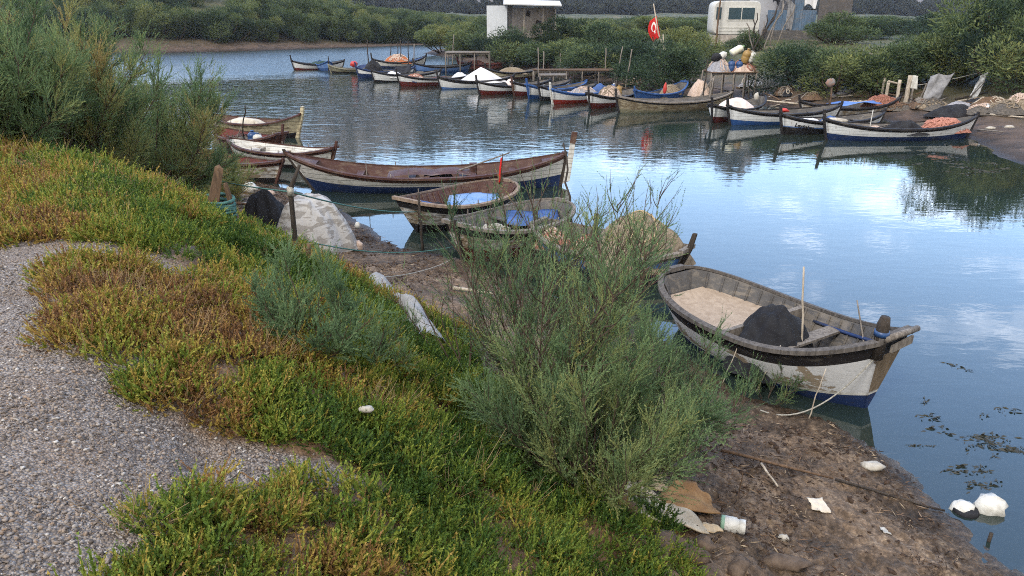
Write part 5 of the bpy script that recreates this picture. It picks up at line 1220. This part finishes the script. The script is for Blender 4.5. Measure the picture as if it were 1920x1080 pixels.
# ------------------------------------------------------------------ flag
b = W(1246, 152, .4); d = dist(b); k = d / FPX; root = empty('flag_pole', b); tag(root, 'leaning pole flying a red flag with white crescent and star', 'flag')
top = Vector((-28 * k, 0, 128 * k)); foot = Vector((-6 * k, 0, 30 * k))
mb = MB(); mb.tube([(14 * k, 0, 22 * k), foot.lerp(top, .5) + Vector((.02, 0, 0)), top], [.06, .05, .035], 6); mb.build('upper_pole', PALEW, root)
mb = MB(); mb.tube([(2 * k, .1, -.6), (-2 * k, .08, 40 * k), (-8 * k, .05, 78 * k)], [.06, .05, .04], 6); mb.build('lower_pole', PALEW, root)
F0 = Vector((-22 * k, 0, 108 * k)); F1 = Vector((-13 * k, 0, 74 * k))     # along the pole
def flag(a, q, off=0.0):
    e = F0.lerp(F1, q) + Vector((.02, 0, 0)); w_ = 20 * k
    return e + Vector((-w_ * a * (.55 + .3 * math.sin(q * PI)), .10 * math.sin(a * 6 + q * 3) * a + off, -w_ * a * .40))
mb = MB(); mb.grid(lambda a, q: flag(a, q), 14, 16); mb.build('flag_cloth', cloth('red_flag', (.52, .022, .018), (.40, .015, .014), 2), root).modifiers.new('t', 'SOLIDIFY').thickness = .004
for sd in (-.012, .012):
    mb = MB(); n = 40; V = []
    for i in range(n):                                     # crescent: outer arc then inner arc
        if i < n // 2: q = R(40) + (2 * PI - R(80)) * i / (n // 2 - 1); x, y = .25 * math.cos(q), .25 * math.sin(q)
        else: q = R(40) + (2 * PI - R(80)) * (n - 1 - i) / (n // 2 - 1); x, y = .062 + .20 * math.cos(q) * .96, .20 * math.sin(q) * .80
        V.append((x, y))
    m = n // 2; P = [flag(min(1, max(0, .46 + y)), min(1, max(0, .42 + x)), sd) for x, y in V]
    mb.add(P, [(i, i + 1, n - 2 - i, n - 1 - i) for i in range(m - 1)], 0)
    sp = [(.22 + (.11 if i % 2 == 0 else .045) * math.cos(PI + i * PI / 5), (.11 if i % 2 == 0 else .045) * math.sin(PI + i * PI / 5)) for i in range(10)] + [(.22, 0)]
    P = [flag(min(1, max(0, .46 + y)), min(1, max(0, .42 + x)), sd) for x, y in sp]
    mb.add(P, [(i, (i + 1) % 10, 10) for i in range(10)], 0); mb.build('emblem', plain('flag_white', (.75, .74, .72), .8), root)

# ------------------------------------------------------------------ jetties and shelters
def posts_deck(name, px0, px1, py_foot, py_top, depth, mat, label, cat, zf=.0, npost=4, roof=.10, beams=True, zb=None):
    a, c = W(px0, py_foot, zf), W(px1, py_foot, zf); k = dist(a.lerp(c, .5)) / FPX; h = (py_foot - py_top) * k
    root = empty(name, a.lerp(c, .5)); tag(root, label, cat); ax = (c - a); L = ax.length; root.rotation_euler = (0, 0, math.atan2(ax.y, ax.x))
    rng = random.Random(label)
    mb = MB()
    for i in range(int(depth / .16)): mb.box((rng.uniform(-.06, .06), -depth / 2 + .16 * i + .08, h + rng.uniform(-.01, .01)), (L + rng.uniform(-.1, .2), .145, .035), (0, rng.uniform(-.01, .01), rng.uniform(-.02, .02)), jit=.006)
    mb.build('deck_boards', mat, root)
    for i in range(npost):
        for y in (-depth / 2 + .1, depth / 2 - .1):
            x = -L / 2 + L * i / (npost - 1); mb = MB(); mb.tube([(x + rng.uniform(-.06, .06), y, -.9), (x + rng.uniform(-.04, .04), y, h * .5), (x, y, h - .02 + (rng.uniform(0, .25) if roof < 0 else 0))], [.055, .05, .045], 6); mb.build('post', GREYW, root)
    if beams:
        for y in (-depth / 2 + .1, depth / 2 - .1): mb = MB(); mb.box((0, y + .06, h - .09), (L, .05, .12)); mb.build('beam', GREYW, root)
    return root, h
posts_deck('lean_to', 838, 918, 128, 100, 2.6, GREYW, 'grey lean-to with a flat plank roof on posts behind the white tent', 'shelter', .3, 4)
posts_deck('jetty', 1000, 1150, 152, 132, 1.5, BROWNW, 'old brown jetty of planks on posts behind the middle of the row', 'jetty', .2, 6)
posts_deck('jetty', 1012, 1060, 160, 141, 1.4, GREYW, 'short grey jetty in front of the long brown one', 'jetty', .1, 3)
tp, th = posts_deck('trash_platform', 1322, 1404, 178, 138, 2.2, BROWNW, 'rickety platform of poles and planks piled with old cans and nets', 'platform', .25, 5)
pz = tp.location.z + th + .03
def onp(px, dy, dz): q = W(px, 178, .25); return Vector((q.x, tp.location.y + dy, pz + dz))
heap('net_heap', onp(1342, 0, 0), .75, .9, .75, NET_GREY, 'grey heap of net and sacks at the left of the platform', 'net', 101, coils=12, coil_mat=NET_PALE, coil_r=.03)
heap('net_heap', onp(1388, .1, 0), .8, .9, .6, NET_PALE, 'pale tangled heap at the right of the platform', 'net', 102, coils=16, coil_mat=NET_PINK, coil_r=.03)
jug(onp(1363, -.3, .0), .62, .20, PLASTIC_B, 'left of two dark blue cans on the platform', name='plastic_can', cat='can')
jug(onp(1378, -.3, .0), .62, .20, PLASTIC_B, 'right of two dark blue cans on the platform', name='plastic_can', cat='can', rot=(0, 0, 1))
jug(onp(1364, .1, .95), 0.85, .21, plain('cream_plastic', (.62, .62, .50), .5), 'big cream can lying slanted on top of the trash pile', (0, R(62), R(10)), 'plastic_can', 'can', cap=plain('green_plastic', (.10, .2, .08)))
jug(onp(1386, -.2, .45), .8, .24, PLASTIC_Y, 'yellow can on the platform beside the white one', (R(8), R(14), 0), 'plastic_can', 'can')
jug(onp(1397, -.2, .5), .6, .22, PLASTIC_W, 'white round can at the right of the yellow one', (0, R(10), 0), 'plastic_can', 'can')
jug(onp(1340, -.2, .75), .6, .2, PLASTIC_W, 'white can lying on the grey heap of the platform', (0, R(70), .6), 'plastic_can', 'can')
crumple('tyre_rag', onp(1334, -.3, .62), (.3, .2, .22), TARP_BLACK, 'black lump on the left of the grey heap', 'lump', 103)
for i, (a, c_) in enumerate((((1305, 186), (1333, 150)), ((1318, 190), (1322, 120)), ((1328, 192), (1336, 148)), ((1398, 172), (1412, 150)), ((1404, 178), (1400, 112)), ((1410, 140), (1408, 80)))):
    b = W(a[0], a[1], .3); d = dist(b); pole(b - Vector((0, 0, .2)), b + Vector(((c_[0] - a[0]) / FPX * d, .2, (a[1] - c_[1]) / FPX * d)), .05, DARKW if i % 2 else GREYW,
        ['grey brace leaning left of the trash platform', 'dark upright pole at the left of the trash platform', 'grey post under the grey heap', 'dark prop leaning at the right of the platform', 'tall grey post right of the cans', 'dark post up the bank behind the cans'][i], 'prop_pole', 'pole', .02)
heap('net_heap', W(1312, 178, .3), .7, .6, .9, NET_PALE, 'whitish rag heap hanging left under the platform', 'rag heap', 104, folds=.3)

# ------------------------------------------------------------------ right hand shore clutter
def shore(px, py): return G(px, py, 20)
def post_at(px, py, hpx, mat, lb, r=.07, lean=0, name='fence_post'):
    b = shore(px, py); d = dist(b); pole(b - Vector((0, 0, .2)), b + Vector((lean / FPX * d, 0, hpx / FPX * d)), r, mat, lb, name, 'post', .01, r1=r * .9)
post_at(1651, 192, 38, PALEW, 'leftmost bleached post of the row behind the black tarp heap'); post_at(1659, 195, 36, PALEW, 'second bleached post of the row behind the black tarp heap', .09)
post_at(1679, 200, 42, PALEW, 'middle bleached post under the pale rail', .09); post_at(1697, 198, 46, PALEW, 'broad bleached post right of the pale rail', .12); post_at(1684, 165, 45, GREYW, 'thin grey post behind the bleached ones', .04)
post_at(1706, 198, 26, GREYW, 'short grey post right of the broad bleached one', .06); post_at(1722, 190, 28, GREYW, 'grey leaning post left of the grey sheet', .05, 8)
b = shore(1657, 195); d = dist(b); k = d / FPX; pole(b + Vector((0, -.05, 36 * k)), b + Vector((22 * k, -.05, 31 * k)), .06, PALEW, 'pale rail lying over two of the bleached posts', 'rail', 'rail', .01)
b = shore(1706, 196); d = dist(b); k = d / FPX; sheet('white_board', b + Vector((0, -.1, 35 * k)), [(-6 * k, 0, -9 * k), (6 * k, 0, -12 * k), (4 * k, .05, 9 * k), (-8 * k, .05, 10 * k)], PLASTIC_W, 'white board with a hole hanging tilted on the bleached posts', 'board', .02, .02, 3)
b = shore(1750, 192); d = dist(b); k = d / FPX; sheet('grey_sheet', b + Vector((0, .1, 12 * k)), [(-22 * k, -.3, -8 * k), (4 * k, -.3, -6 * k), (32 * k, .3, 32 * k), (-6 * k, .3, 28 * k)], TARP_GREY, 'torn grey sheet stretched slanting over debris on the right shore', 'tarp', .01, .12, 5)
b = shore(1828, 190); d = dist(b); k = d / FPX; sheet('hanging_cloth', b + Vector((0, 0, 18 * k)), [(-10 * k, 0, -12 * k), (0, 0, -14 * k), (14 * k, .1, 26 * k), (2 * k, .1, 20 * k)], cloth('grey_white_cloth', (.40, .41, .42), (.2, .2, .2), 9), 'grey white cloth hanging on a leaning pole at the right', 'cloth', .01, .12, 6)
pole(shore(1800, 200), shore(1800, 200) + Vector((1.0, .1, 1.15)), .03, DARKW, 'thin dark pole leaning into the hanging cloth', 'leaning_pole', 'pole')
a, c_ = shore(1700, 196), shore(1800, 178); rope(a + Vector((0, 0, .9)), c_ + Vector((.8, 0, 1.1)), .06, 'thin line from the bleached posts towards the hanging cloth', .018, ROPE)
for px, py, sx, sy, h, m, lb, sd, cm in ((1745, 200, .9, .6, .38, NET_TAN, 'tan bundle of net below the torn grey sheet', 111, NET_DARK), (1790, 215, 1.3, .8, .5, TARP_BLACK, 'black tarp spread on the shore behind the pink net', 112, None), (1842, 212, .9, .6, .4, NET_DARK, 'dark tangle of line left of the white bottle', 113, NET_PALE),
                                   (1885, 210, 1.0, .7, .5, NET_DARK, 'dark net heap right of the white bottle', 114, NET_TAN), (1912, 205, .9, .8, .7, NET_TAN, 'brown coiled net heap cut by the right edge', 115, NET_PALE), (1690, 205, .8, .5, .3, NET_DARK, 'dark debris heap at the foot of the bleached posts', 116, BROWNW), (1600, 200, 1.1, .5, .3, NET_DARK, 'dark debris heap behind the brown bundled net', 117, PALEW)):
    heap('net_heap', shore(px, py), sx, sy, h, m, lb, 'net', sd, coils=16 if cm else 0, coil_mat=cm, coil_r=.03)
jug(shore(1848, 214), .42, .12, plain('clear_white', (.62, .66, .70), .3), 'white bottle standing on the right shore', name='plastic_bottle', cat='bottle')
jug(shore(1870, 208), .36, .11, PLASTIC_W, 'white bottle half hidden in the dark net at the right', (R(25), 0, 0), 'plastic_bottle', 'bottle')
for px, py, s_, lb, sd in ((1466, 171, (.16, .14, .14), 'upper of two white floats on the shore by the bushes', 121), (1466, 181, (.18, .14, .10), 'lower of two white floats on the shore by the bushes', 122), (1433, 176, (.13, .12, .12), 'white float beside the stern of the boat with the pale heap', 123),
                           (1857, 243, (.22, .10, .07), 'left white foam piece on the right mud', 124), (1892, 240, (.22, .09, .07), 'right white foam piece on the right mud', 125), (1630, 175, (.2, .1, .08), 'pale scrap on the shore behind the brown net', 126)):
    crumple('foam_float', shore(px, py), s_, FOAM, lb, 'float', sd)
for a, c_, r, lb in (((1855, 218), (1918, 226), .05, 'long pale pole lying on the shore below the dark nets'), ((1832, 247), (1880, 253), .04, 'thin pole lying at the edge of the water on the right'), ((1590, 182), (1650, 172), .05, 'grey pole lying behind the brown net'), ((1560, 186), (1596, 178), .06, 'grey beam lying beside the rag pole'), ((1725, 205), (1775, 188), .05, 'curved branch over the tan bundle')):
    p, q = shore(*a), shore(*c_); pole(p + Vector((0, 0, .08)), q + Vector((0, 0, .12)), r, PALEW if 'pale' in lb else GREYW, lb, 'driftwood', 'driftwood', .02)
crumple('plastic_bag', W(1480, 12, 0) if False else shore(1445, 182), (.14, .1, .08), TARP_WHITE, 'small white rag on the mud behind the white railed boats', 'rag', 127)

# broken wood and wrack along the whole far shore
rng = random.Random(31); n_ = 0
while n_ < 70:
    px = rng.uniform(840, 1900); py = rng.uniform(112, 205); q = G(px, py, 20); dr_ = float(land(np.array([q.x]), np.array([q.y]))[2][0])
    if not .1 < dr_ < 5.5: continue
    n_ += 1; L = rng.uniform(.5, 2.0); a_ = rng.uniform(0, PI); e_ = q + Vector((math.cos(a_) * L, math.sin(a_) * L * .6, 0)); e_.z = gz(e_.x, e_.y)
    pole(q + Vector((0, 0, .04)), e_ + Vector((0, 0, rng.choice((.05, .08, .5)))), rng.uniform(.025, .06), (GREYW, BROWNW, DARKW, PALEW)[n_ % 4], 'weathered stick among the wrack on the far shore %d' % n_, 'driftwood', 'driftwood', .04, group='sticks strewn on the far shore')['label'] = 'weathered stick among the wrack strewn along the far shore'
n_ = 0
while n_ < 22:
    px = rng.uniform(850, 1900); py = rng.uniform(118, 205); q = G(px, py, 20); dr_ = float(land(np.array([q.x]), np.array([q.y]))[2][0])
    if not .2 < dr_ < 4.5: continue
    n_ += 1; heap('wrack_heap', q, rng.uniform(.4, 1.0), rng.uniform(.3, .6), rng.uniform(.15, .5), (NET_DARK, BROWNW, NET_GREY, TARP_BLACK)[n_ % 4], 'low dark heap of wrack and old net on the far shore behind the boats', 'wrack', 200 + n_, coils=8 if n_ % 2 else 0, coil_mat=(PALEW, NET_TAN, GREYW)[n_ % 3], coil_r=.025, lump=.25, group='wrack heaps on the far shore')

# ------------------------------------------------------------------ hut, caravan and shack on the far bank
HUTW = paint('hut_white', (.50, .53, .57), (.42, .41, .38), .15, grime=.2); HUTB = paint('hut_board', (.33, .295, .265), (.20, .165, .14), .4); ROOFW = paint('roof_white', (.52, .52, .53), (.45, .43, .40), .15, grime=.2)
Y = 74.; zb = 2.45; a, m_, c_ = at_px(913, Y, zb), at_px(951, Y, zb), at_px(1046, Y, zb); kk = (Y * CP) / FPX * 1.03
root = empty('fishing_hut', Vector((m_.x, Y, zb))); tag(root, 'small hut with a bright white end wall, brown open front and slanting white roof', 'hut')
hz = 3.0; mb = MB(); mb.box(((a.x - m_.x) / 2, .1, hz / 2 - .1), (m_.x - a.x, .12, hz)); mb.build('white_panel', HUTW, root)
mb = MB(); mb.box((.25, .35, hz / 2 - .1), (.5, .10, hz), (0, 0, .5)); mb.build('side_panel', GREYP, root)
mb = MB(); W_ = c_.x - m_.x - .5; mb.box((W_ / 2 + .3, 1.6, hz / 2 - .15), (W_, .10, hz - .3)); mb.box((W_ + .25, .9, hz / 2 - .15), (.10, 1.4, hz - .3)); mb.build('back_wall', HUTB, root)
for x in (1.6, 3.4): mb = MB(); mb.tube([(x, .5, -.3), (x, .5, hz - .1)], .06, 6); mb.build('post', PALEW, root)
for x, z_, s_ in ((2.0, 2.2, (.35, .06, .5)), (3.0, 1.4, (.5, .06, .35))): mb = MB(); mb.box((x, 1.52, z_), s_, (0, .2, 0)); mb.build('hanging_board', DARKW, root)
mb = MB(); mb.grid(lambda u, v: Vector((-.35 + u * (W_ + 1.1), -.9 + v * 3.2, hz + .06 + .42 * v - .14 * u)), 8, 4, 0, False); o = mb.build('roof', ROOFW, root); o.modifiers.new('t', 'SOLIDIFY').thickness = .09

# caravan
Y = 68.; zb = 2.95; a, c_ = at_px(1329, Y, zb), at_px(1416, Y, zb); root = empty('caravan', Vector(((a.x + c_.x) / 2, Y, zb))); tag(root, 'white caravan with rounded corners and a wide dark window, on the far bank', 'caravan')
Lc, Hc, Wc = c_.x - a.x, 2.75, 2.0
mb = MB(); n = 28; prof = []
for i in range(n):
    q = 2 * PI * i / n; ex = .30; cx, cz = math.copysign(abs(math.cos(q)) ** ex, math.cos(q)), math.copysign(abs(math.sin(q)) ** ex, math.sin(q)); prof.append((cx * Lc / 2, cz * Hc / 2 + Hc / 2))
V = [(x * (.97 if y in (0, 3) else 1), yy, (z_ - Hc / 2) * (.96 if y in (0, 3) else 1) + Hc / 2) for y, yy in enumerate((-Wc / 2, -Wc / 2 + .1, Wc / 2 - .1, Wc / 2)) for x, z_ in prof]
mb.add(V, [(j * n + i, j * n + (i + 1) % n, (j + 1) * n + (i + 1) % n, (j + 1) * n + i) for j in range(3) for i in range(n)], 0, True); mb.add(V[:n], [tuple(range(n))[::-1]]); mb.add(V[3 * n:], [tuple(range(n))]); mb.build('body', paint('caravan_white', (.50, .495, .475), (.5, .48, .44), .12, grime=.3), root)
GLASS = plain('dark_glass', (.035, .06, .075), .12, .6)
fr = MB(); fr.box((.35, -Wc / 2 - .02, 1.72), (2.35, .06, 1.12)); wo = fr.build('window', PLASTIC_W, root)
for x in (-.22, .92): mb = MB(); mb.box((x, -Wc / 2 - .056, 1.72), (1.06, .03, .92)); mb.build('pane', GLASS, wo)
mb = MB(); mb.box((-1.58, -Wc / 2 - .02, 1.75), (.42, .05, .95)); mb.build('small_window', GLASS, root)
mb = MB(); mb.box((0.2, -Wc / 2 - .015, .62), (Lc * .82, .05, .07)); mb.box((0.2, -Wc / 2 - .015, .36), (Lc * .82, .05, .05)); mb.build('side_trim', PLASTIC_W, root)
mb = MB(); mb.box((0, -.1, -.42), (Lc * .96, Wc * .9, .82)); mb.build('base_blocks', cloth('block_wall', (.36, .33, .30), (.25, .22, .2), 3), root)
b = at_px(1342, Y - 1.6, 2.6); pole(b - Vector((0, 0, .9)), b + Vector((.1, 0, 5.0)), .09, BROWNW, 'dark brown pole standing in front of the caravan', 'wooden_pole', 'pole', .008)

# shack of blue panels, white sheets and a dark board
Y = 70.; zb = 3.2; X = lambda p: at_px(p, Y, zb).x; root = empty('shack', Vector((X(1510), Y, zb))); tag(root, 'patched shack of blue panels, white sheets and a big dark grey board', 'shack')
x0 = X(1510); hx = lambda p: X(p) - x0
BLUEP = paint('blue_panel', (.085, .14, .22), (.16, .16, .17), .45); Hh = 4.6
mb = MB(); mb.box((hx(1455), 1.2, 1.9), (hx(1525) - hx(1430), .1, 4.8)); mb.build('back_wall', cloth('white_sheeting', (.34, .35, .38), (.34, .34, .37), 1.2), root)
for p0_, p1_, z0_, z1_ in ((1436, 1472, .0, 1.75), (1484, 1500, .0, Hh), (1501, 1526, .0, 1.75)):
    mb = MB(); nrib = int((p1_ - p0_) / 4)
    for i in range(nrib): mb.box((hx(p0_) + (hx(p1_) - hx(p0_)) * (i + .5) / nrib, -.04 * (i % 2), (z0_ + z1_) / 2), ((hx(p1_) - hx(p0_)) / nrib * 1.02, .06, z1_ - z0_ - .02 * (i % 2)))
    mb.build('blue_panel', BLUEP, root)
mb = MB(); mb.box((hx(1478), -.1, -.02), (hx(1526) - hx(1432), .15, .16)); mb.build('sill_beam', GREYP, root)
for p_, z_, s_, m in ((1448, 3.1, (.55, .06, 1.6), TARP_BLACK), (1465, 3.4, (.8, .05, 2.0), TARP_GREY), (1512, 3.2, (1.0, .05, 2.3), TARP_WHITE), (1477, 1.2, (.5, .05, 2.4), TARP_GREY)):
    sx, sy, sz = s_; mb = MB(); mb.grid(lambda u, v: Vector((hx(p_) + (u - .5) * sx * (1 + .3 * v), -.14 + .10 * math.sin(u * 9 + v * 4), z_ + (v - .5) * sz + .2 * math.sin(u * 5))), 12, 8); mb.build('hanging_sheet', m, root)
mb = MB(); mb.box(((hx(1527) + hx(1588)) / 2, -.3, 2.1), (hx(1588) - hx(1527), .12, 5.2), (0, R(-1), 0)); mb.build('dark_board', paint('dark_board', (.085, .08, .082), (.12, .10, .09), .5), root)
mb = MB(); mb.box((0, .4, 4.75), (hx(1588) - hx(1428), 2.6, .12)); mb.build('roof', GREYP, root)
mb = MB(); mb.box((0, .6, -.75), (hx(1580) - hx(1434), 1.8, 1.3)); mb.build('base', GREYP, root)
# tangle of dead wood between caravan and shack
rng = random.Random(4)
for i in range(16):
    px = rng.uniform(1400, 1455); b = at_px(px, rng.uniform(60, 65), 0); b.z = gz(b.x, b.y); L = rng.uniform(1.2, 3.6)
    pole(b - Vector((0, 0, .2)), b + Vector((rng.uniform(-1.6, 1.6), rng.uniform(-.4, .4), L)), .06, DARKW if i % 3 else GREYW, 'crooked dead branch in the tangle between the caravan and the shack', 'dead_branch', 'branch', .05, group='dead branches stacked between the caravan and the shack')

# ------------------------------------------------------------------ shrubs on the far bank
SHR = leafmat('shrub_foliage', [(0, (.014, .028, .018)), (.25, (.032, .058, .032)), (.5, (.074, .108, .048)), (.75, (.135, .165, .058)), (1, (.19, .19, .065))], rnd=.42)
SHD = leafmat('dark_shrub_foliage', [(0, (.006, .012, .008)), (.5, (.016, .030, .014)), (1, (.034, .052, .020))], rnd=.2)
KINDS = [shrub_meshes(500 + i, n=11000, lobes=11 + i, leaf=.070, lw=.0125, mat=SHR) for i in range(6)]
KDARK = [shrub_meshes(600 + i, n=9000, lobes=10, leaf=.06, lw=.016, mat=SHD) for i in range(2)]
def shrub(px, Y, wpx, hpx, label, group=None, dark=False, seed=0, sink=.1):
    p = at_px(px, Y, 1.0); z = gz(p.x, Y); k = math.hypot(p.x, Y) / FPX * 1.03; c_, t_ = (KDARK if dark else KINDS)[seed % (2 if dark else 6)]
    root = empty('shrub', (p.x, Y, z - sink), seed * 1.7); root.scale = (wpx * k / .95, wpx * k / .95, hpx * k / .95); tag(root, label, 'shrub', group)
    link('crown', c_, root); link('trunk', t_, root)
SL = [(830, 92, 85, 50, 'shrub at the left end of the boat bank above the water'), (875, 84, 100, 62, 'broad shrub behind the lean-to'), (925, 78, 90, 58, 'shrub left of the hut standing before its white wall'), (960, 70, 120, 66, 'grey green shrub in front of the hut'),
      (905, 100, 80, 50, 'shrub behind the hut to its left'), (1035, 66, 130, 55, 'pale shrub right in front of the dark round tree'), (1100, 72, 110, 50, 'bright shrub right of the dark round tree'), (1160, 66, 130, 66, 'yellowish tall shrub left of the flag'), (1120, 60, 120, 55, 'shrub behind the old jetty'),
      (1185, 56, 110, 66, 'dark shrub below the flag'), (1255, 50, 140, 92, 'big dark shrub right of the flag pole'), (1300, 58, 90, 70, 'shrub left of the trash platform'), (1220, 88, 110, 36, 'shrub behind the flag further up the bank'), (1290, 92, 90, 30, 'far shrub left of the caravan'),
      (1500, 44, 140, 82, 'big shrub right of the dead wood tangle'), (1570, 42.5, 140, 78, 'dense shrub behind the rag pole'), (1640, 41.5, 140, 84, 'dense shrub above the brown bundled net'), (1700, 43, 120, 78, 'shrub behind the bleached posts'), (1750, 42, 120, 84, 'shrub above the torn grey sheet'),
      (1800, 41.5, 150, 138, 'tall shrub rising to the top edge behind the hanging cloth'), (1870, 42, 160, 150, 'tallest shrub near the right edge'), (1915, 38, 150, 110, 'shrub cut by the right edge above the dark nets'), (1555, 64, 110, 50, 'shrub in front of the dark grey board'), (1620, 75, 100, 36, 'shrub behind the dense one right of the shack'),
      (1700, 90, 110, 24, 'low far shrub on the sandy ground'), (1770, 78, 110, 40, 'shrub left behind the tall ones'), (1660, 100, 120, 24, 'far hedge like shrub right of the shack'), (1010, 95, 110, 26, 'far shrub behind the hut'), (1400, 62, 60, 40, 'small shrub at the foot of the caravan')]
for i, (px, Y, w_, h_, lb) in enumerate(SL): shrub(px, Y, w_, h_, lb, None, False, i)
shrub(1052, 71, 105, 78, 'dark round tree beside the hut', None, True, 1); shrub(1010, 69, 60, 40, 'dark low shrub at the right end of the hut', None, True, 0)
# the row along the water on the far left bank
rng = random.Random(9)
for i in range(46):
    t = i / 45; P = [(-74, 103), (-45, 97.5), (-28, 108), (-13, 122), (8, 134)]
    s = t * 4; j = min(int(s), 3); x = P[j][0] + (P[j + 1][0] - P[j][0]) * (s - j) + rng.uniform(-1, 1); y = P[j][1] + (P[j + 1][1] - P[j][1]) * (s - j) + rng.uniform(2.5, 5.5)
    c_, t_ = KINDS[i % 6]; root = empty('shrub', (x, y, gz(x, y) - .2), rng.uniform(0, 6)); q = rng.uniform(4.0, 6.0); root.scale = (q, q, q * rng.uniform(.7, .95))
    tag(root, 'dense green shrub in the row along the water of the far left bank', 'shrub', 'shrubs along the far left bank'); link('crown', c_, root); link('trunk', t_, root)
def far_mass():
    rg = np.random.default_rng(21); n = 5200; x = rg.uniform(-150, 60, n); y = rg.uniform(98, 330, n); h, dn, dr, dl = land(x, y)
    k = (dl > 5) & (rg.random(n) < sstep(.30, .42, fbm(x * .06, y * .06, 77)) * np.interp(dl, [5, 60, 200], [1, .8, .45])) ; x, y, h = x[k], y[k], h[k]; m = len(x)
    cap = np.interp(x / y, [-.34, -.2, -.06, .1], [14, 6.5, 4.0, 3.4]) - h; sz = np.minimum(rg.uniform(2.6, 5.6, m), cap * 1.1); q = sz > .4; x, y, h, sz = x[q], y[q], h[q], sz[q]; m = len(x)
    return np.stack([x, y, h - .3], 1), np.stack([0 * x, 0 * x, rg.uniform(0, 6.28, m)], 1), sz, rg.integers(0, 6, m), rg.random(m)
q = far_mass(); print('far mass', len(q[0])); scatter('far_left_scrub', *q, [c_[0] for c_ in KINDS], 'mass of green scrub covering the low hill beyond the river on the left', 'scrub')
HSC = leafmat('hill_scrub', [(0, (.012, .016, .015)), (.5, (.028, .034, .026)), (1, (.05, .055, .036))], rnd=.2)
hk = [shrub_meshes(700 + i, n=420, lobes=7, leaf=.34, lw=.14, mat=HSC)[0] for i in range(3)]
def hill():
    rg = np.random.default_rng(22); n = 26000; x = rg.uniform(-420, 760, n); y = 320 + 560 * rg.random(n) ** 1.4; h, *_ = land(x, y)
    k = (np.abs(x / y) < .95) & (rg.random(n) < sstep(.40, .56, fbm(x * .02, y * .012, 79)) * .9 + .12); x, y, h = x[k], y[k], h[k]; m = len(x)
    return np.stack([x, y, h - .4], 1), np.stack([0 * x, 0 * x, rg.uniform(0, 6.28, m)], 1), rg.uniform(3.0, 7.5, m), rg.integers(0, 3, m), rg.random(m)
q = hill(); print('hill scrub', len(q[0])); scatter('hillside_scrub', *q, hk, 'dark scrub speckling the far hillside', 'scrub')
def flat_scrub():
    rg = np.random.default_rng(23); n = 2600; x = rg.uniform(-20, 200, n); y = rg.uniform(82, 330, n); h, dn, dr, dl = land(x, y)
    k = (dr > 14) & (np.abs(x / y) < .85) & (rg.random(n) < sstep(.42, .58, fbm(x * .05, y * .04, 83))) & ~((x > 14) & (x < 34) & (y < 76)); x, y, h = x[k], y[k], h[k]; m = len(x)
    return np.stack([x, y, h - .2], 1), np.stack([0 * x, 0 * x, rg.uniform(0, 6.28, m)], 1), rg.uniform(.6, 1.35, m), rg.integers(0, 6, m), rg.random(m)
q = flat_scrub(); scatter('plain_scrub', *q, [c_[0] for c_ in KINDS], 'low scrub dotting the flat land behind the far bank', 'scrub')

# ------------------------------------------------------------------ air
HAZE = .00022
hm = bpy.data.materials.new('haze'); hm.use_nodes = True; ht = hm.node_tree; ht.nodes.remove(ht.nodes['Principled BSDF'])
pv = ht.nodes.new('ShaderNodeVolumePrincipled'); pv.inputs['Color'].default_value = (.82, .88, 1, 1); pv.inputs['Density'].default_value = HAZE; pv.inputs['Anisotropy'].default_value = .2
ht.links.new(pv.outputs[0], ht.nodes['Material Output'].inputs['Volume'])
mb = MB(); mb.box((0, 1100, 92), (6400, 3300, 200)); hz_ = mb.build('haze', hm); tag(hz_, kind='stuff')
S.cycles.volume_bounces = 0
